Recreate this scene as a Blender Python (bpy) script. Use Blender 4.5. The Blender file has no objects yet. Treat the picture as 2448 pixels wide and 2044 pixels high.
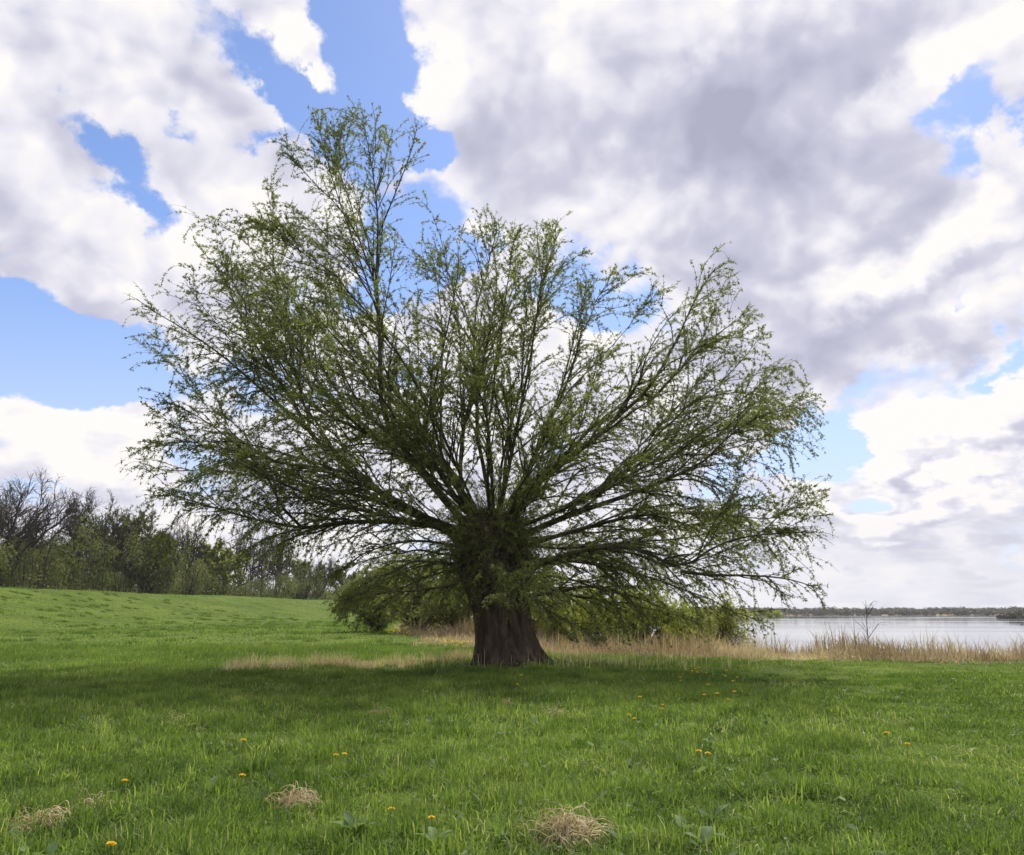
import bpy, math, random
import numpy as np
from mathutils import Vector

# ---------------------------------------------------------------- camera
SC = bpy.context.scene
COL = SC.collection
R_ = math.radians
F = 1815.0                      # focal length in pixels of the 2448 x 2044 photograph
CX, CY = 1224.0, 1022.0
PITCH = R_(13.63)
CAMZ = 1.35
cam_d = bpy.data.cameras.new('camera')
cam_d.sensor_fit = 'HORIZONTAL'
cam_d.sensor_width = 36.0
cam_d.lens = 36.0 * F / 2448.0
cam_d.clip_start = 0.1
cam_d.clip_end = 9000
cam = bpy.data.objects.new('camera', cam_d)
COL.objects.link(cam)
cam.location = (0, 0, CAMZ)
cam.rotation_euler = (math.pi / 2 + PITCH, 0, 0)
SC.camera = cam

# ---------------------------------------------------------------- light
SUN_AZ, SUN_EL = R_(20), R_(51)          # azimuth to the right of the view direction (+Y)
sun_dir = Vector((math.sin(SUN_AZ) * math.cos(SUN_EL), math.cos(SUN_AZ) * math.cos(SUN_EL), math.sin(SUN_EL)))
sl = bpy.data.lights.new('sun', 'SUN')
sl.energy = 4.6
sl.angle = R_(8.0)
sl.color = (1.0, 0.95, 0.86)
so = bpy.data.objects.new('sun', sl)
COL.objects.link(so)
so.rotation_euler = sun_dir.to_track_quat('Z', 'Y').to_euler()

SC.view_settings.view_transform = 'Standard'
SC.view_settings.look = 'None'
SC.view_settings.exposure = 0.3
SC.view_settings.gamma = 1.0
SC.view_settings.use_curve_mapping = False
SC.cycles.max_bounces = 8
SC.cycles.diffuse_bounces = 3
SC.cycles.glossy_bounces = 2
SC.cycles.transmission_bounces = 3
SC.cycles.transparent_max_bounces = 4
SC.cycles.sample_clamp_indirect = 4.0

cp, sp = math.cos(PITCH), math.sin(PITCH)


def ray(u, v):
    cx, cy = (u - CX) / F, (CY - v) / F
    d = np.array([cx, cp - cy * sp, sp + cy * cp])
    return d


def at(u, v, y):
    d = ray(u, v)
    t = y / d[1]
    return np.array([d[0] * t, y, CAMZ + d[2] * t])


def project(P):
    x, y, z = P[..., 0], P[..., 1], P[..., 2] - CAMZ
    f = np.maximum(y * cp + z * sp, 0.05)
    up = -y * sp + z * cp
    return CX + F * x / f, CY - F * up / f


# ---------------------------------------------------------------- sky (world)
W = bpy.data.worlds.new('World')
SC.world = W
W.use_nodes = True
nt = W.node_tree
nt.nodes.clear()


class NB:
    """small helper to build node trees"""

    def __init__(self, tree):
        self.t = tree

    def n(self, typ, **kw):
        nd = self.t.nodes.new(typ)
        for k, v in kw.items():
            setattr(nd, k, v)
        return nd

    def l(self, a, b):
        self.t.links.new(a, b)

    def setin(self, sock, v):
        if hasattr(v, 'links') or isinstance(v, bpy.types.NodeSocket):
            self.t.links.new(v, sock)
        else:
            sock.default_value = v

    def math(self, op, a, b=0.0, c=0.0, clamp=False):
        nd = self.n('ShaderNodeMath', operation=op, use_clamp=clamp)
        self.setin(nd.inputs[0], a)
        self.setin(nd.inputs[1], b)
        if op in ('MULTIPLY_ADD', 'SMOOTH_MIN', 'SMOOTH_MAX'):
            self.setin(nd.inputs[2], c)
        return nd.outputs[0]

    def vmath(self, op, a, b=(0, 0, 0), scale=1.0):
        nd = self.n('ShaderNodeVectorMath', operation=op)
        self.setin(nd.inputs[0], a)
        if op == 'SCALE':
            self.setin(nd.inputs[3], scale)
            return nd.outputs[0]
        self.setin(nd.inputs[1], b)
        return nd.outputs['Value'] if op in ('LENGTH', 'DOT_PRODUCT') else nd.outputs[0]

    def maprange(self, v, a, b, c=0.0, d=1.0, interp='SMOOTHSTEP'):
        nd = self.n('ShaderNodeMapRange', interpolation_type=interp)
        self.setin(nd.inputs[0], v)
        for i, x in enumerate((a, b, c, d)):
            self.setin(nd.inputs[i + 1], x)
        return nd.outputs[0]

    def mix(self, f, a, b, mode='MIX'):
        nd = self.n('ShaderNodeMix', data_type='RGBA', blend_type=mode)
        self.setin(nd.inputs[0], f)
        self.setin(nd.inputs[6], a)
        self.setin(nd.inputs[7], b)
        return nd.outputs[2]

    def noise(self, vec, scale, detail=4, rough=0.55, dist=0.0, dim='3D'):
        nd = self.n('ShaderNodeTexNoise', noise_dimensions=dim)
        if vec is not None:
            self.l(vec, nd.inputs['Vector'])
        nd.inputs['Scale'].default_value = scale
        nd.inputs['Detail'].default_value = detail
        nd.inputs['Roughness'].default_value = rough
        nd.inputs['Distortion'].default_value = dist
        return nd.outputs[0]


def rgb(r, g, b):
    return (r, g, b, 1.0)


wb = NB(nt)
tc = wb.n('ShaderNodeTexCoord')
D = wb.vmath('NORMALIZE', tc.outputs['Generated'])
sx = wb.n('ShaderNodeSeparateXYZ')
wb.l(D, sx.inputs[0])
AZ = wb.math('ARCTAN2', sx.outputs[0], sx.outputs[1])
EL = wb.math('ARCSINE', sx.outputs[2])
# direction -> flat cloud layer (perspective: small clouds towards the horizon)
zc = wb.math('ADD', wb.math('MAXIMUM', sx.outputs[2], 0.0), 0.22)
cpn = wb.n('ShaderNodeCombineXYZ')
wb.l(wb.math('DIVIDE', sx.outputs[0], zc), cpn.inputs[0])
wb.l(wb.math('DIVIDE', sx.outputs[1], zc), cpn.inputs[1])
CP = cpn.outputs[0]
wcol = wb.n('ShaderNodeTexNoise')
wb.l(CP, wcol.inputs['Vector'])
wcol.inputs['Scale'].default_value = 3.2
wcol.inputs['Detail'].default_value = 5
warp = wb.vmath('SUBTRACT', wcol.outputs['Color'], (0.5, 0.5, 0.5))
azel = wb.n('ShaderNodeCombineXYZ')
wb.l(AZ, azel.inputs[0])
wb.l(EL, azel.inputs[1])
wcol2 = wb.n('ShaderNodeTexNoise')
wb.l(D, wcol2.inputs['Vector'])
wcol2.inputs['Scale'].default_value = 11.0
wcol2.inputs['Detail'].default_value = 8
wcol2.inputs['Roughness'].default_value = 0.65
warp2 = wb.vmath('SUBTRACT', wcol2.outputs['Color'], (0.5, 0.5, 0.5))
UV = wb.vmath('ADD', azel.outputs[0], wb.vmath('SCALE', warp, scale=0.20))
UV = wb.vmath('ADD', UV, wb.vmath('SCALE', warp2, scale=0.13))
SC_D = 2448 / 2099.0


def angles(u, v):
    d = ray(u * SC_D, v * SC_D)
    d = d / np.linalg.norm(d)
    return math.atan2(d[0], d[1]), math.asin(d[2])


def blobs(lst):
    tot = None
    for (u, v, rx, ry, rot, w) in lst:
        a, e = angles(u, v)
        k = SC_D / F
        ca = max(0.4, math.cos(e))
        mp = wb.n('ShaderNodeMapping', vector_type='TEXTURE')
        wb.l(UV, mp.inputs[0])
        mp.inputs['Location'].default_value = (a, e, 0)
        mp.inputs['Rotation'].default_value = (0, 0, R_(rot))
        mp.inputs['Scale'].default_value = (1.6 * rx * k / ca, 1.6 * ry * k, 1)
        gr = wb.n('ShaderNodeTexGradient', gradient_type='SPHERICAL')
        wb.l(mp.outputs[0], gr.inputs[0])
        tot = wb.math('MULTIPLY_ADD', gr.outputs['Fac'], w, tot if tot is not None else 0.0)
    return tot


# blue gaps between the clouds (u, v, rx, ry, rotation, weight)
GAPS = [(770, 30, 75, 75, 0, 1.5), (735, 105, 62, 85, 0, 1.4), (590, 165, 90, 46, -25, 1.35), (690, 220, 95, 60, 0, 1.4),
        (760, 260, 70, 60, 0, 1.2), (870, 275, 75, 42, -10, 1.5), (905, 310, 45, 35, 0, 1.1), (560, 290, 45, 28, 0, 0.9),
        (235, 240, 80, 36, -28, 1.25), (395, 235, 36, 24, -30, 0.7), (300, 400, 52, 48, -45, 1.25), (195, 355, 36, 22, 0, 0.4),
        (20, 640, 130, 70, -20, 1.5), (130, 730, 190, 60, -12, 1.3), (30, 770, 170, 60, -5, 1.3), (250, 720, 130, 70, 0, 0.7),
        (1985, 215, 75, 40, 20, 1.25), (2085, 730, 40, 40, 0, 0.9), (1990, 610, 40, 20, 0, 0.7), (1690, 940, 60, 70, 0, 1.15), (1715, 860, 50, 60, 0, 0.7),
        (1660, 880, 60, 80, 0, 0.6), (120, 1035, 110, 24, -5, 0.9), (1960, 800, 90, 16, 10, 0.55), (840, 500, 110, 100, 0, 1.2), (920, 580, 70, 50, 0, 1.0), (700, 620, 110, 60, 0, 0.9),
        (1180, 600, 90, 60, 0, 0.9), (1270, 660, 50, 40, 0, 0.8), (420, 960, 90, 30, 0, 0.6), (560, 800, 90, 50, 0, 0.7), (1560, 960, 90, 40, 0, 0.6)]
GREYS = [(1130, 120, 190, 150, 0, 0.7), (1420, 200, 280, 150, 0, 0.85), (1660, 300, 230, 190, 30, 1.15), (1560, 240, 200, 120, 20, 0.4), (1760, 690, 170, 55, 12, 0.6), (1340, 290, 260, 90, 0, 0.7),
         (1550, 60, 250, 90, 0, 0.6), (1740, 690, 250, 75, 12, 1.1), (1960, 680, 110, 45, 0, 0.8), (2070, 490, 90, 90, 0, 0.7), (1500, 530, 230, 90, 0, 0.5),
         (1950, 975, 190, 28, 4, 1.2), (1880, 1105, 150, 26, 0, 1.1), (150, 560, 200, 45, -15, 0.45), (260, 620, 160, 50, -20, 0.4), (330, 90, 200, 60, 0, 0.1),
         (120, 300, 90, 120, 0, 0.12), (1900, 40, 260, 60, 0, 0.5), (300, 1000, 260, 60, 0, 0.3), (90, 980, 160, 50, 0, 0.3), (1900, 1190, 300, 40, 0, 0.25), (450, 360, 130, 60, 0, 0.15)]
BRIGHT = [(1250, 110, 90, 75, 0, 0.65), (1930, 150, 150, 50, 15, 0.8), (1900, 430, 140, 60, 20, 0.7), (1850, 520, 130, 50, 30, 0.6),
          (1320, 450, 150, 40, 10, 0.4), (1600, 440, 70, 60, 0, 0.3), (1400, 20, 60, 40, 0, 0.5), (1960, 640, 140, 30, 10, 0.7), (1800, 560, 150, 40, 20, 0.4),
          (1850, 1040, 170, 30, 0, 1.0), (1880, 890, 170, 50, 10, 0.9), (1990, 800, 120, 40, 0, 0.7), (100, 890, 170, 40, 0, 0.6), (860, 120, 60, 130, 0, 0.6)]
gap = blobs(GAPS)
grey = blobs(GREYS)
bri = blobs(BRIGHT)
# cumulus relief: soft noise on the cloud layer plus rounded billows, each also taken a step
# towards the sun so that the sunward sides of the billows are bright
DW = wb.vmath('ADD', D, wb.vmath('SCALE', warp, scale=0.10))


def billow(vec, scale):
    v = wb.n('ShaderNodeTexVoronoi', feature='F1')
    wb.l(vec, v.inputs['Vector'])
    v.inputs['Scale'].default_value = scale
    v.inputs['Detail'].default_value = 2.0
    v.inputs['Roughness'].default_value = 0.55
    v.inputs['Lacunarity'].default_value = 2.3
    return wb.math('SUBTRACT', 0.62, v.outputs['Distance'])


n1 = wb.noise(CP, 2.4, 8, 0.55, 0.25)
sh = sun_dir - Vector((0, 1, 0)) * sun_dir.y * 0.6
n1s = wb.noise(wb.vmath('ADD', CP, (sun_dir.x * 0.10, sun_dir.y * 0.10, 0)), 2.4, 8, 0.55, 0.25)
b1 = billow(DW, 7.0)
b1s = billow(wb.vmath('ADD', DW, (sh.x * .045, sh.y * .045, sh.z * .045)), 7.0)
n2 = wb.noise(DW, 12.0, 10, 0.62, 0.2)
n3 = wb.noise(DW, 5.0, 8, 0.6, 0.1)
cov = wb.math('ADD', 0.86, wb.math('MULTIPLY', wb.math('SUBTRACT', n1, 0.5), 1.7))
cov = wb.math('ADD', cov, wb.math('MULTIPLY', b1, 0.75))
cov = wb.math('ADD', cov, wb.math('MULTIPLY', wb.math('SUBTRACT', n2, 0.5), 1.0))
cov = wb.math('SUBTRACT', cov, wb.math('MULTIPLY', gap, 1.05))
cov = wb.math('ADD', cov, wb.math('MULTIPLY', wb.math('ADD', grey, bri), 0.3))
alpha = wb.maprange(cov, -0.12, 0.40)
relief = wb.math('ADD', wb.math('MULTIPLY', wb.math('SUBTRACT', n1s, n1), 0.9), wb.math('MULTIPLY', wb.math('SUBTRACT', b1s, b1), 1.0))
relief = wb.math('MULTIPLY', relief, -1.0)
dark = wb.math('ADD', wb.math('MULTIPLY', grey, 0.50), wb.math('MULTIPLY', bri, -0.7))
dark = wb.math('ADD', dark, wb.math('MULTIPLY', wb.math('SUBTRACT', n2, 0.5), 0.32))
dark = wb.math('ADD', dark, wb.math('MULTIPLY', wb.math('SUBTRACT', n1, 0.5), 0.7))
dark = wb.math('ADD', dark, wb.math('MULTIPLY', wb.math('SUBTRACT', n3, 0.5), 0.75))
dark = wb.math('SUBTRACT', dark, relief)
dark = wb.maprange(dark, -0.30, 1.22, interp='LINEAR')
cc = wb.n('ShaderNodeValToRGB')
wb.l(dark, cc.inputs[0])
cr = cc.color_ramp
cr.elements[0].position = 0.0
cr.elements[0].color = rgb(1.0, 0.965, 0.945)
cr.elements[1].position = 1.0
cr.elements[1].color = rgb(0.43, 0.43, 0.57)
e = cr.elements.new(0.22)
e.color = rgb(0.84, 0.83, 0.905)
e = cr.elements.new(0.52)
e.color = rgb(0.61, 0.61, 0.735)
sky = wb.n('ShaderNodeTexSky', sky_type='NISHITA')
sky.sun_disc = False
sky.sun_elevation = SUN_EL
sky.sun_rotation = SUN_AZ
sky.air_density = 1.0
sky.dust_density = 0.3
sky.ozone_density = 2.5
SKY_STRENGTH = 0.10
blue = wb.mix(1.0, sky.outputs[0], rgb(1.20, 1.22, 1.40), 'MULTIPLY')
# thin milky veil towards the horizon
veil = wb.maprange(sx.outputs[2], 0.02, 0.42, 0.75, 0.0)
blue = wb.mix(veil, blue, rgb(5.6, 6.0, 7.2))
cl = wb.mix(1.0, cc.outputs[0], (0.83 / SKY_STRENGTH, 0.83 / SKY_STRENGTH, 0.83 / SKY_STRENGTH, 1), 'MULTIPLY')
haz = wb.maprange(sx.outputs[2], 0.0, 0.16, 0.60, 0.0)
cl = wb.mix(haz, cl, rgb(6.6, 6.6, 7.2))
full = wb.mix(alpha, blue, cl)
bg = wb.n('ShaderNodeBackground')
wb.l(full, bg.inputs[0])
bg.inputs[1].default_value = SKY_STRENGTH
wo = wb.n('ShaderNodeOutputWorld')
wb.l(bg.outputs[0], wo.inputs[0])


# ---------------------------------------------------------------- helpers
def tag(o, label=None, cat=None, group=None, kind=None):
    for k, v in (('label', label), ('category', cat), ('group', group), ('kind', kind)):
        if v:
            o[k] = v
    return o


def empty(name, loc):
    o = bpy.data.objects.new(name, None)
    COL.objects.link(o)
    o.location = loc
    return o


def mesh_obj(name, V, faces, mat, parent=None, tint=None, smooth=False, loc=None):
    """faces: list of (F,k) index arrays; V in world coordinates, made relative to loc"""
    V = np.asarray(V, dtype=np.float32).reshape(-1, 3)
    if loc is not None:
        V = V - np.asarray(loc, dtype=np.float32)
    me = bpy.data.meshes.new(name)
    me.vertices.add(len(V))
    me.vertices.foreach_set('co', V.ravel())
    faces = [np.asarray(f, dtype=np.int32) for f in faces if len(f)]
    loops = np.concatenate([f.ravel() for f in faces])
    tot = np.concatenate([np.full(len(f), f.shape[1], dtype=np.int32) for f in faces])
    st = np.concatenate([[0], np.cumsum(tot)[:-1]]).astype(np.int32)
    me.loops.add(len(loops))
    me.loops.foreach_set('vertex_index', loops)
    me.polygons.add(len(tot))
    me.polygons.foreach_set('loop_start', st)
    me.polygons.foreach_set('loop_total', tot)
    if smooth:
        me.polygons.foreach_set('use_smooth', np.ones(len(tot), dtype=bool))
    me.update(calc_edges=True)
    if tint is not None:
        a = me.attributes.new('tint', 'FLOAT', 'POINT')
        a.data.foreach_set('value', np.asarray(tint, dtype=np.float32))
    me.materials.append(mat)
    o = bpy.data.objects.new(name, me)
    COL.objects.link(o)
    if parent is not None:
        o.parent = parent
    if loc is not None and parent is None:
        o.location = loc
    return o


def norm(v):
    return v / np.maximum(np.linalg.norm(v, axis=-1, keepdims=True), 1e-9)


def perp(T):
    ref = np.where(np.abs(T[..., 2:3]) > 0.9, np.array([1.0, 0, 0]), np.array([0, 0, 1.0]))
    a = norm(np.cross(T, ref))
    b = np.cross(T, a)
    return a, b


def tubes(P, R, S):
    """P (N,K,3) polylines, R (N,K) radii -> verts, quads"""
    N, K = R.shape
    T = norm(np.gradient(P, axis=1))
    a, b = perp(T)
    ang = np.arange(S) * 2 * math.pi / S
    V = P[:, :, None, :] + R[:, :, None, None] * (np.cos(ang)[:, None] * a[:, :, None, :] + np.sin(ang)[:, None] * b[:, :, None, :])
    idx = np.arange(N * K * S).reshape(N, K, S)
    i0 = idx[:, :-1, :]
    i1 = idx[:, 1:, :]
    Fq = np.stack([i0, np.roll(i0, -1, 2), np.roll(i1, -1, 2), i1], -1).reshape(-1, 4)
    return V.reshape(-1, 3), Fq


def merge(parts):
    Vs, Fs, off = [], {}, 0
    for V, fl in parts:
        Vs.append(V)
        for f in fl:
            if len(f):
                Fs.setdefault(f.shape[1], []).append(f + off)
        off += len(V)
    return np.concatenate(Vs), [np.concatenate(v) for v in Fs.values()]


def plen(P):
    return np.linalg.norm(np.diff(P, axis=1), axis=2).sum(1)


def sample_on(P, pi, t):
    K = P.shape[1]
    x = np.clip(t, 0, 0.9999) * (K - 1)
    i = x.astype(int)
    f = (x - i)[:, None]
    A, B = P[pi, i], P[pi, i + 1]
    return A * (1 - f) + B * f, norm(B - A)


def sample_r(Rr, pi, t):
    K = Rr.shape[1]
    x = np.clip(t, 0, 0.9999) * (K - 1)
    i = x.astype(int)
    f = x - i
    return Rr[pi, i] * (1 - f) + Rr[pi, i + 1] * f


def grow(rng, start, d, L, K, droop, jit, up=0.0):
    N = len(start)
    P = np.zeros((N, K, 3))
    P[:, 0] = start
    cur = d.copy()
    st = (L / (K - 1))[:, None]
    for k in range(1, K):
        cur = cur + rng.normal(0, jit, (N, 3))
        cur[:, 2] += (up - droop * (k / (K - 1))) * L
        cur = norm(cur)
        P[:, k] = P[:, k - 1] + cur * st
    return P


def spawn(rng, P, Rr, dens, t0, t1, ang, lenf, K, droop, jit, up=0.0, rfac=0.6, rtip=0.003, inside=None, upbias=0.0, outward=None, rmax=1.0):
    Ls = plen(P)
    cnt = rng.poisson(np.maximum(Ls * dens * (t1 - t0), 0.4))
    pi = np.repeat(np.arange(len(P)), cnt)
    if len(pi) == 0:
        return None
    t = t0 + (t1 - t0) * rng.random(len(pi))
    S0, T = sample_on(P, pi, t)
    a, b = perp(T)
    ph = rng.random(len(pi)) * 2 * math.pi
    an = R_(ang) * (0.6 + 0.8 * rng.random(len(pi)))
    d = np.cos(an)[:, None] * T + np.sin(an)[:, None] * (np.cos(ph)[:, None] * a + np.sin(ph)[:, None] * b)
    d[:, 2] += upbias
    if outward is not None:
        d += 0.25 * norm(S0 - outward)
    d = norm(d)
    L = lenf(rng, pi, t, Ls)
    C = grow(rng, S0, d, L, K, droop, jit, up)
    keep = np.ones(len(pi), bool)
    if inside is not None:
        for s in (0.7, 0.45, 0.25):
            bad = ~inside(C[:, -1])
            if bad.any():
                C[bad] = C[bad][:, :1] + (C[bad] - C[bad][:, :1]) * (s / (1.0 if s == 0.7 else (0.7 if s == 0.45 else 0.45)))
        keep = inside(C[:, -1])
    r0 = np.minimum(np.minimum(sample_r(Rr, pi, t) * rfac, rmax), 0.012 * plen(C) + rtip * 1.2)
    RR = r0[:, None] * (1 - np.linspace(0, 1, K) ** 1.1)[None] + rtip * np.linspace(0, 1, K)[None]
    return C[keep], RR[keep], pi[keep]


def leaves(rng, P, dens, t0, nl, L, Wd, spread=1.0):
    """small pointed leaves in tufts along polylines -> verts, quads, tint"""
    Ls = plen(P)
    cnt = rng.poisson(Ls * dens)
    pi = np.repeat(np.arange(len(P)), cnt)
    t = t0 + (1 - t0) * rng.random(len(pi))
    S0, T = sample_on(P, pi, t)
    pt = rng.random(len(P))[pi] * 0.5 + 0.5 * rng.random(len(pi))
    S0 = np.repeat(S0, nl, 0)
    T = np.repeat(T, nl, 0)
    pt = np.repeat(pt, nl)
    n = len(S0)
    d = norm(T * 0.7 + spread * rng.normal(0, 0.7, (n, 3)))
    w = norm(np.cross(d, rng.normal(0, 1, (n, 3))))
    ll = (L * (0.55 + 0.9 * rng.random(n)))[:, None]
    ww = (Wd * (0.7 + 0.6 * rng.random(n)))[:, None]
    nn = np.cross(d, w)
    mid = S0 + d * ll * 0.45 + nn * ll * 0.08
    V = np.stack([S0, mid + w * ww * 0.5, S0 + d * ll, mid - w * ww * 0.5], 1).reshape(-1, 3)
    Fq = np.arange(n * 4).reshape(n, 4)
    return V, Fq, np.repeat(np.clip(pt + rng.normal(0, .12, n), 0, 1), 4)


def vnoise(x, y, seed=0):
    x = np.asarray(x, float)
    y = np.asarray(y, float)
    xi, yi = np.floor(x).astype(np.int64), np.floor(y).astype(np.int64)
    fx, fy = x - xi, y - yi
    fx, fy = fx * fx * (3 - 2 * fx), fy * fy * (3 - 2 * fy)

    def h(a, b):
        n = (a * 374761393 + b * 668265263 + seed * 1442695041) & 0x7fffffff
        n = ((n ^ (n >> 13)) * 1274126177) & 0x7fffffff
        return ((n ^ (n >> 16)) & 0xffff) / 65535.0
    return (h(xi, yi) * (1 - fx) + h(xi + 1, yi) * fx) * (1 - fy) + (h(xi, yi + 1) * (1 - fx) + h(xi + 1, yi + 1) * fx) * fy


def fbm(x, y, seed=0, o=3):
    r, a, tot = 0, 1.0, 0
    for i in range(o):
        r = r + a * vnoise(x * 2 ** i, y * 2 ** i, seed + i * 7)
        tot += a
        a *= 0.5
    return r / tot


# ---------------------------------------------------------------- terrain
SHORE = np.array([(400, -60), (120, -8), (60, 12), (30, 19.0), (15, 21.6), (6, 23.6), (1.5, 25.2), (-2.5, 31), (-4.5, 38), (-6.5, 46), (-9, 62), (-12, 90), (-14, 130), (-14, 200), (-10, 330), (120, 590), (330, 640), (520, 560), (900, 500), (2500, 300)], float)


def smooth(a, b, x):
    t = np.clip((x - a) / (b - a), 0, 1)
    return t * t * (3 - 2 * t)


def shore_dist(x, y):
    """signed distance to the edge of the meadow: positive towards and in the lake"""
    x = np.asarray(x, float)
    y = np.asarray(y, float)
    best = np.full(x.shape, 1e9)
    sgn = np.zeros(x.shape)
    for (ax, ay), (bx, by) in zip(SHORE[:-1], SHORE[1:]):
        dx, dy = bx - ax, by - ay
        t = np.clip(((x - ax) * dx + (y - ay) * dy) / (dx * dx + dy * dy), 0, 1)
        ds = np.hypot(x - ax - t * dx, y - ay - t * dy)
        cr_ = dx * (y - ay) - dy * (x - ax)
        m = ds < best
        best = np.where(m, ds, best)
        sgn = np.where(m, np.sign(cr_), sgn)
    return -best * sgn


WATER_Z = -1.6
TX, TY = 0.1, 20.0                 # the old willow


def hill(x, y):
    s = x - (-65 + 0.139 * y)
    top = 3.85
    t = np.clip(s / 27.0, 0, 1)
    front = top * (1 - t) ** 1.7
    back = top * (1 - smooth(0, 16, -s - 2.5))
    h = np.where(s > 0, front, np.where(s > -2.5, top, back))
    return h * smooth(-40, 40, y)


def height(x, y):
    x = np.asarray(x, float)
    y = np.asarray(y, float)
    s = shore_dist(x, y)
    d = np.hypot(x, y)
    h = 0.10 * (fbm(x / 7.0, y / 7.0, 3) - 0.5) + 0.07 * (vnoise(x / 1.3, y / 1.3, 5) - 0.5)
    h = h + 0.05 * (vnoise(x / 0.7, y / 0.5, 6) - 0.5) * smooth(0, 5, x)
    h = h + 0.35 * (fbm(x / 22.0, y / 16.0, 8, 2) - 0.5) * smooth(26, 45, y)
    h = h * np.clip(s * -0.2 + 0.4, 0.15, 1)
    h = h + hill(x, y)
    h = h + 0.10 * np.exp(-((x - TX) ** 2 + (y - TY) ** 2) / 8.0)
    h = h + 0.16 * smooth(-12, -5, x) * smooth(28, 40, y) * (1 - smooth(60, 80, y))
    drop = 3.6 * smooth(-0.5, 30, s)
    h = h - drop
    # headland on the far right
    g = np.exp(-(((x - 300) / 80) ** 2 + ((y - 345) / 26) ** 2) ** 2)
    h = np.maximum(h, -3.6 + 4.6 * g)
    # sandy spit beyond the reeds
    g2 = np.exp(-(((x - 118) / 34) ** 2 + ((y - 440) / 12) ** 2) ** 2)
    h = np.maximum(h, -3.6 + 2.6 * g2)
    return h


H0 = float(height(0.0, 0.0))


# ---------------------------------------------------------------- materials
def new_mat(name):
    m = bpy.data.materials.new(name)
    m.use_nodes = True
    m.node_tree.nodes.clear()
    return m, NB(m.node_tree)


def leaf_mat(name, c0, c1, trans=0.45, tcol=1.6, rough=0.6, c2=None):
    """colour varies from leaf to leaf with the tint attribute; light shines through"""
    m, b = new_mat(name)
    at_ = b.n('ShaderNodeAttribute', attribute_name='tint')
    ramp = b.n('ShaderNodeValToRGB')
    b.l(at_.outputs['Fac'], ramp.inputs[0])
    ramp.color_ramp.elements[0].color = rgb(*c0)
    ramp.color_ramp.elements[1].color = rgb(*c1)
    if c2:
        ramp.color_ramp.elements[1].position = 0.85
        e_ = ramp.color_ramp.elements.new(0.97)
        e_.color = rgb(*c2)
    col = ramp.outputs[0]
    pb = b.n('ShaderNodeBsdfPrincipled')
    b.l(col, pb.inputs['Base Color'])
    pb.inputs['Roughness'].default_value = rough
    pb.inputs['Specular IOR Level'].default_value = 0.25
    tr = b.n('ShaderNodeBsdfTranslucent')
    b.l(b.mix(1.0, col, rgb(tcol, tcol * 1.05, tcol * 0.55), 'MULTIPLY'), tr.inputs[0])
    mx = b.n('ShaderNodeMixShader')
    mx.inputs[0].default_value = trans
    b.l(pb.outputs[0], mx.inputs[1])
    b.l(tr.outputs[0], mx.inputs[2])
    o = b.n('ShaderNodeOutputMaterial')
    b.l(mx.outputs[0], o.inputs[0])
    return m


def plain_mat(name, c0, c1, scale=6.0, rough=0.9, bump=0.0, stretch=(1, 1, 1), bscale=None, spec=0.2):
    m, b = new_mat(name)
    tc_ = b.n('ShaderNodeTexCoord')
    mp = b.n('ShaderNodeMapping')
    b.l(tc_.outputs['Object'], mp.inputs[0])
    mp.inputs['Scale'].default_value = stretch
    n_ = b.noise(mp.outputs[0], scale, 8, 0.62)
    f_ = b.maprange(n_, 0.32, 0.68)
    pb = b.n('ShaderNodeBsdfPrincipled')
    b.l(b.mix(f_, rgb(*c0), rgb(*c1)), pb.inputs['Base Color'])
    pb.inputs['Roughness'].default_value = rough
    pb.inputs['Specular IOR Level'].default_value = spec
    if bump:
        bp = b.n('ShaderNodeBump')
        bp.inputs['Strength'].default_value = bump
        bp.inputs['Distance'].default_value = 0.05
        b.l(b.noise(mp.outputs[0], bscale or scale * 2, 8, 0.65), bp.inputs['Height'])
        b.l(bp.outputs[0], pb.inputs['Normal'])
    o = b.n('ShaderNodeOutputMaterial')
    b.l(pb.outputs[0], o.inputs[0])
    return m


M_bark = plain_mat('willow_bark', (0.024, 0.018, 0.013), (0.098, 0.075, 0.053), 6.0, 0.95, 1.0, (1, 1, 0.14), 13.0)
M_limb = plain_mat('limb_bark', (0.035, 0.032, 0.02), (0.085, 0.08, 0.048), 4.0, 0.9)
M_far_bark = plain_mat('far_bark', (0.030, 0.026, 0.020), (0.066, 0.056, 0.045), 1.0, 0.95)
M_leaf = leaf_mat('willow_leaf', (0.078, 0.096, 0.033), (0.188, 0.212, 0.068), 0.52, 1.7, 0.5)
M_grass = leaf_mat('grass_blade', (0.060, 0.108, 0.023), (0.215, 0.300, 0.070), 0.44, 1.5, 0.5, c2=(0.36, 0.36, 0.17))
M_weed = leaf_mat('broad_leaf', (0.065, 0.115, 0.045), (0.18, 0.25, 0.115), 0.35, 1.3, 0.8)
M_dry = leaf_mat('dry_grass', (0.34, 0.27, 0.17), (0.76, 0.66, 0.48), 0.4, 1.1, 0.8)
M_reed = leaf_mat('dry_reed', (0.21, 0.155, 0.11), (0.60, 0.49, 0.385), 0.35, 1.0, 0.85)
M_shrub_d = leaf_mat('dark_willow_leaf', (0.125, 0.145, 0.055), (0.25, 0.27, 0.10), 0.5, 1.5)
M_shrub_y = leaf_mat('spring_willow_leaf', (0.15, 0.18, 0.03), (0.34, 0.37, 0.075), 0.5, 1.5)
M_wood_leaf = leaf_mat('woodland_leaf', (0.066, 0.082, 0.026), (0.175, 0.195, 0.066), 0.38, 1.4)
M_brush = leaf_mat('bare_brush', (0.045, 0.040, 0.028), (0.10, 0.09, 0.06), 0.15, 1.0)
M_far_leaf = leaf_mat('far_wood_leaf', (0.085, 0.083, 0.080), (0.17, 0.165, 0.16), 0.2, 1.0)
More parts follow.
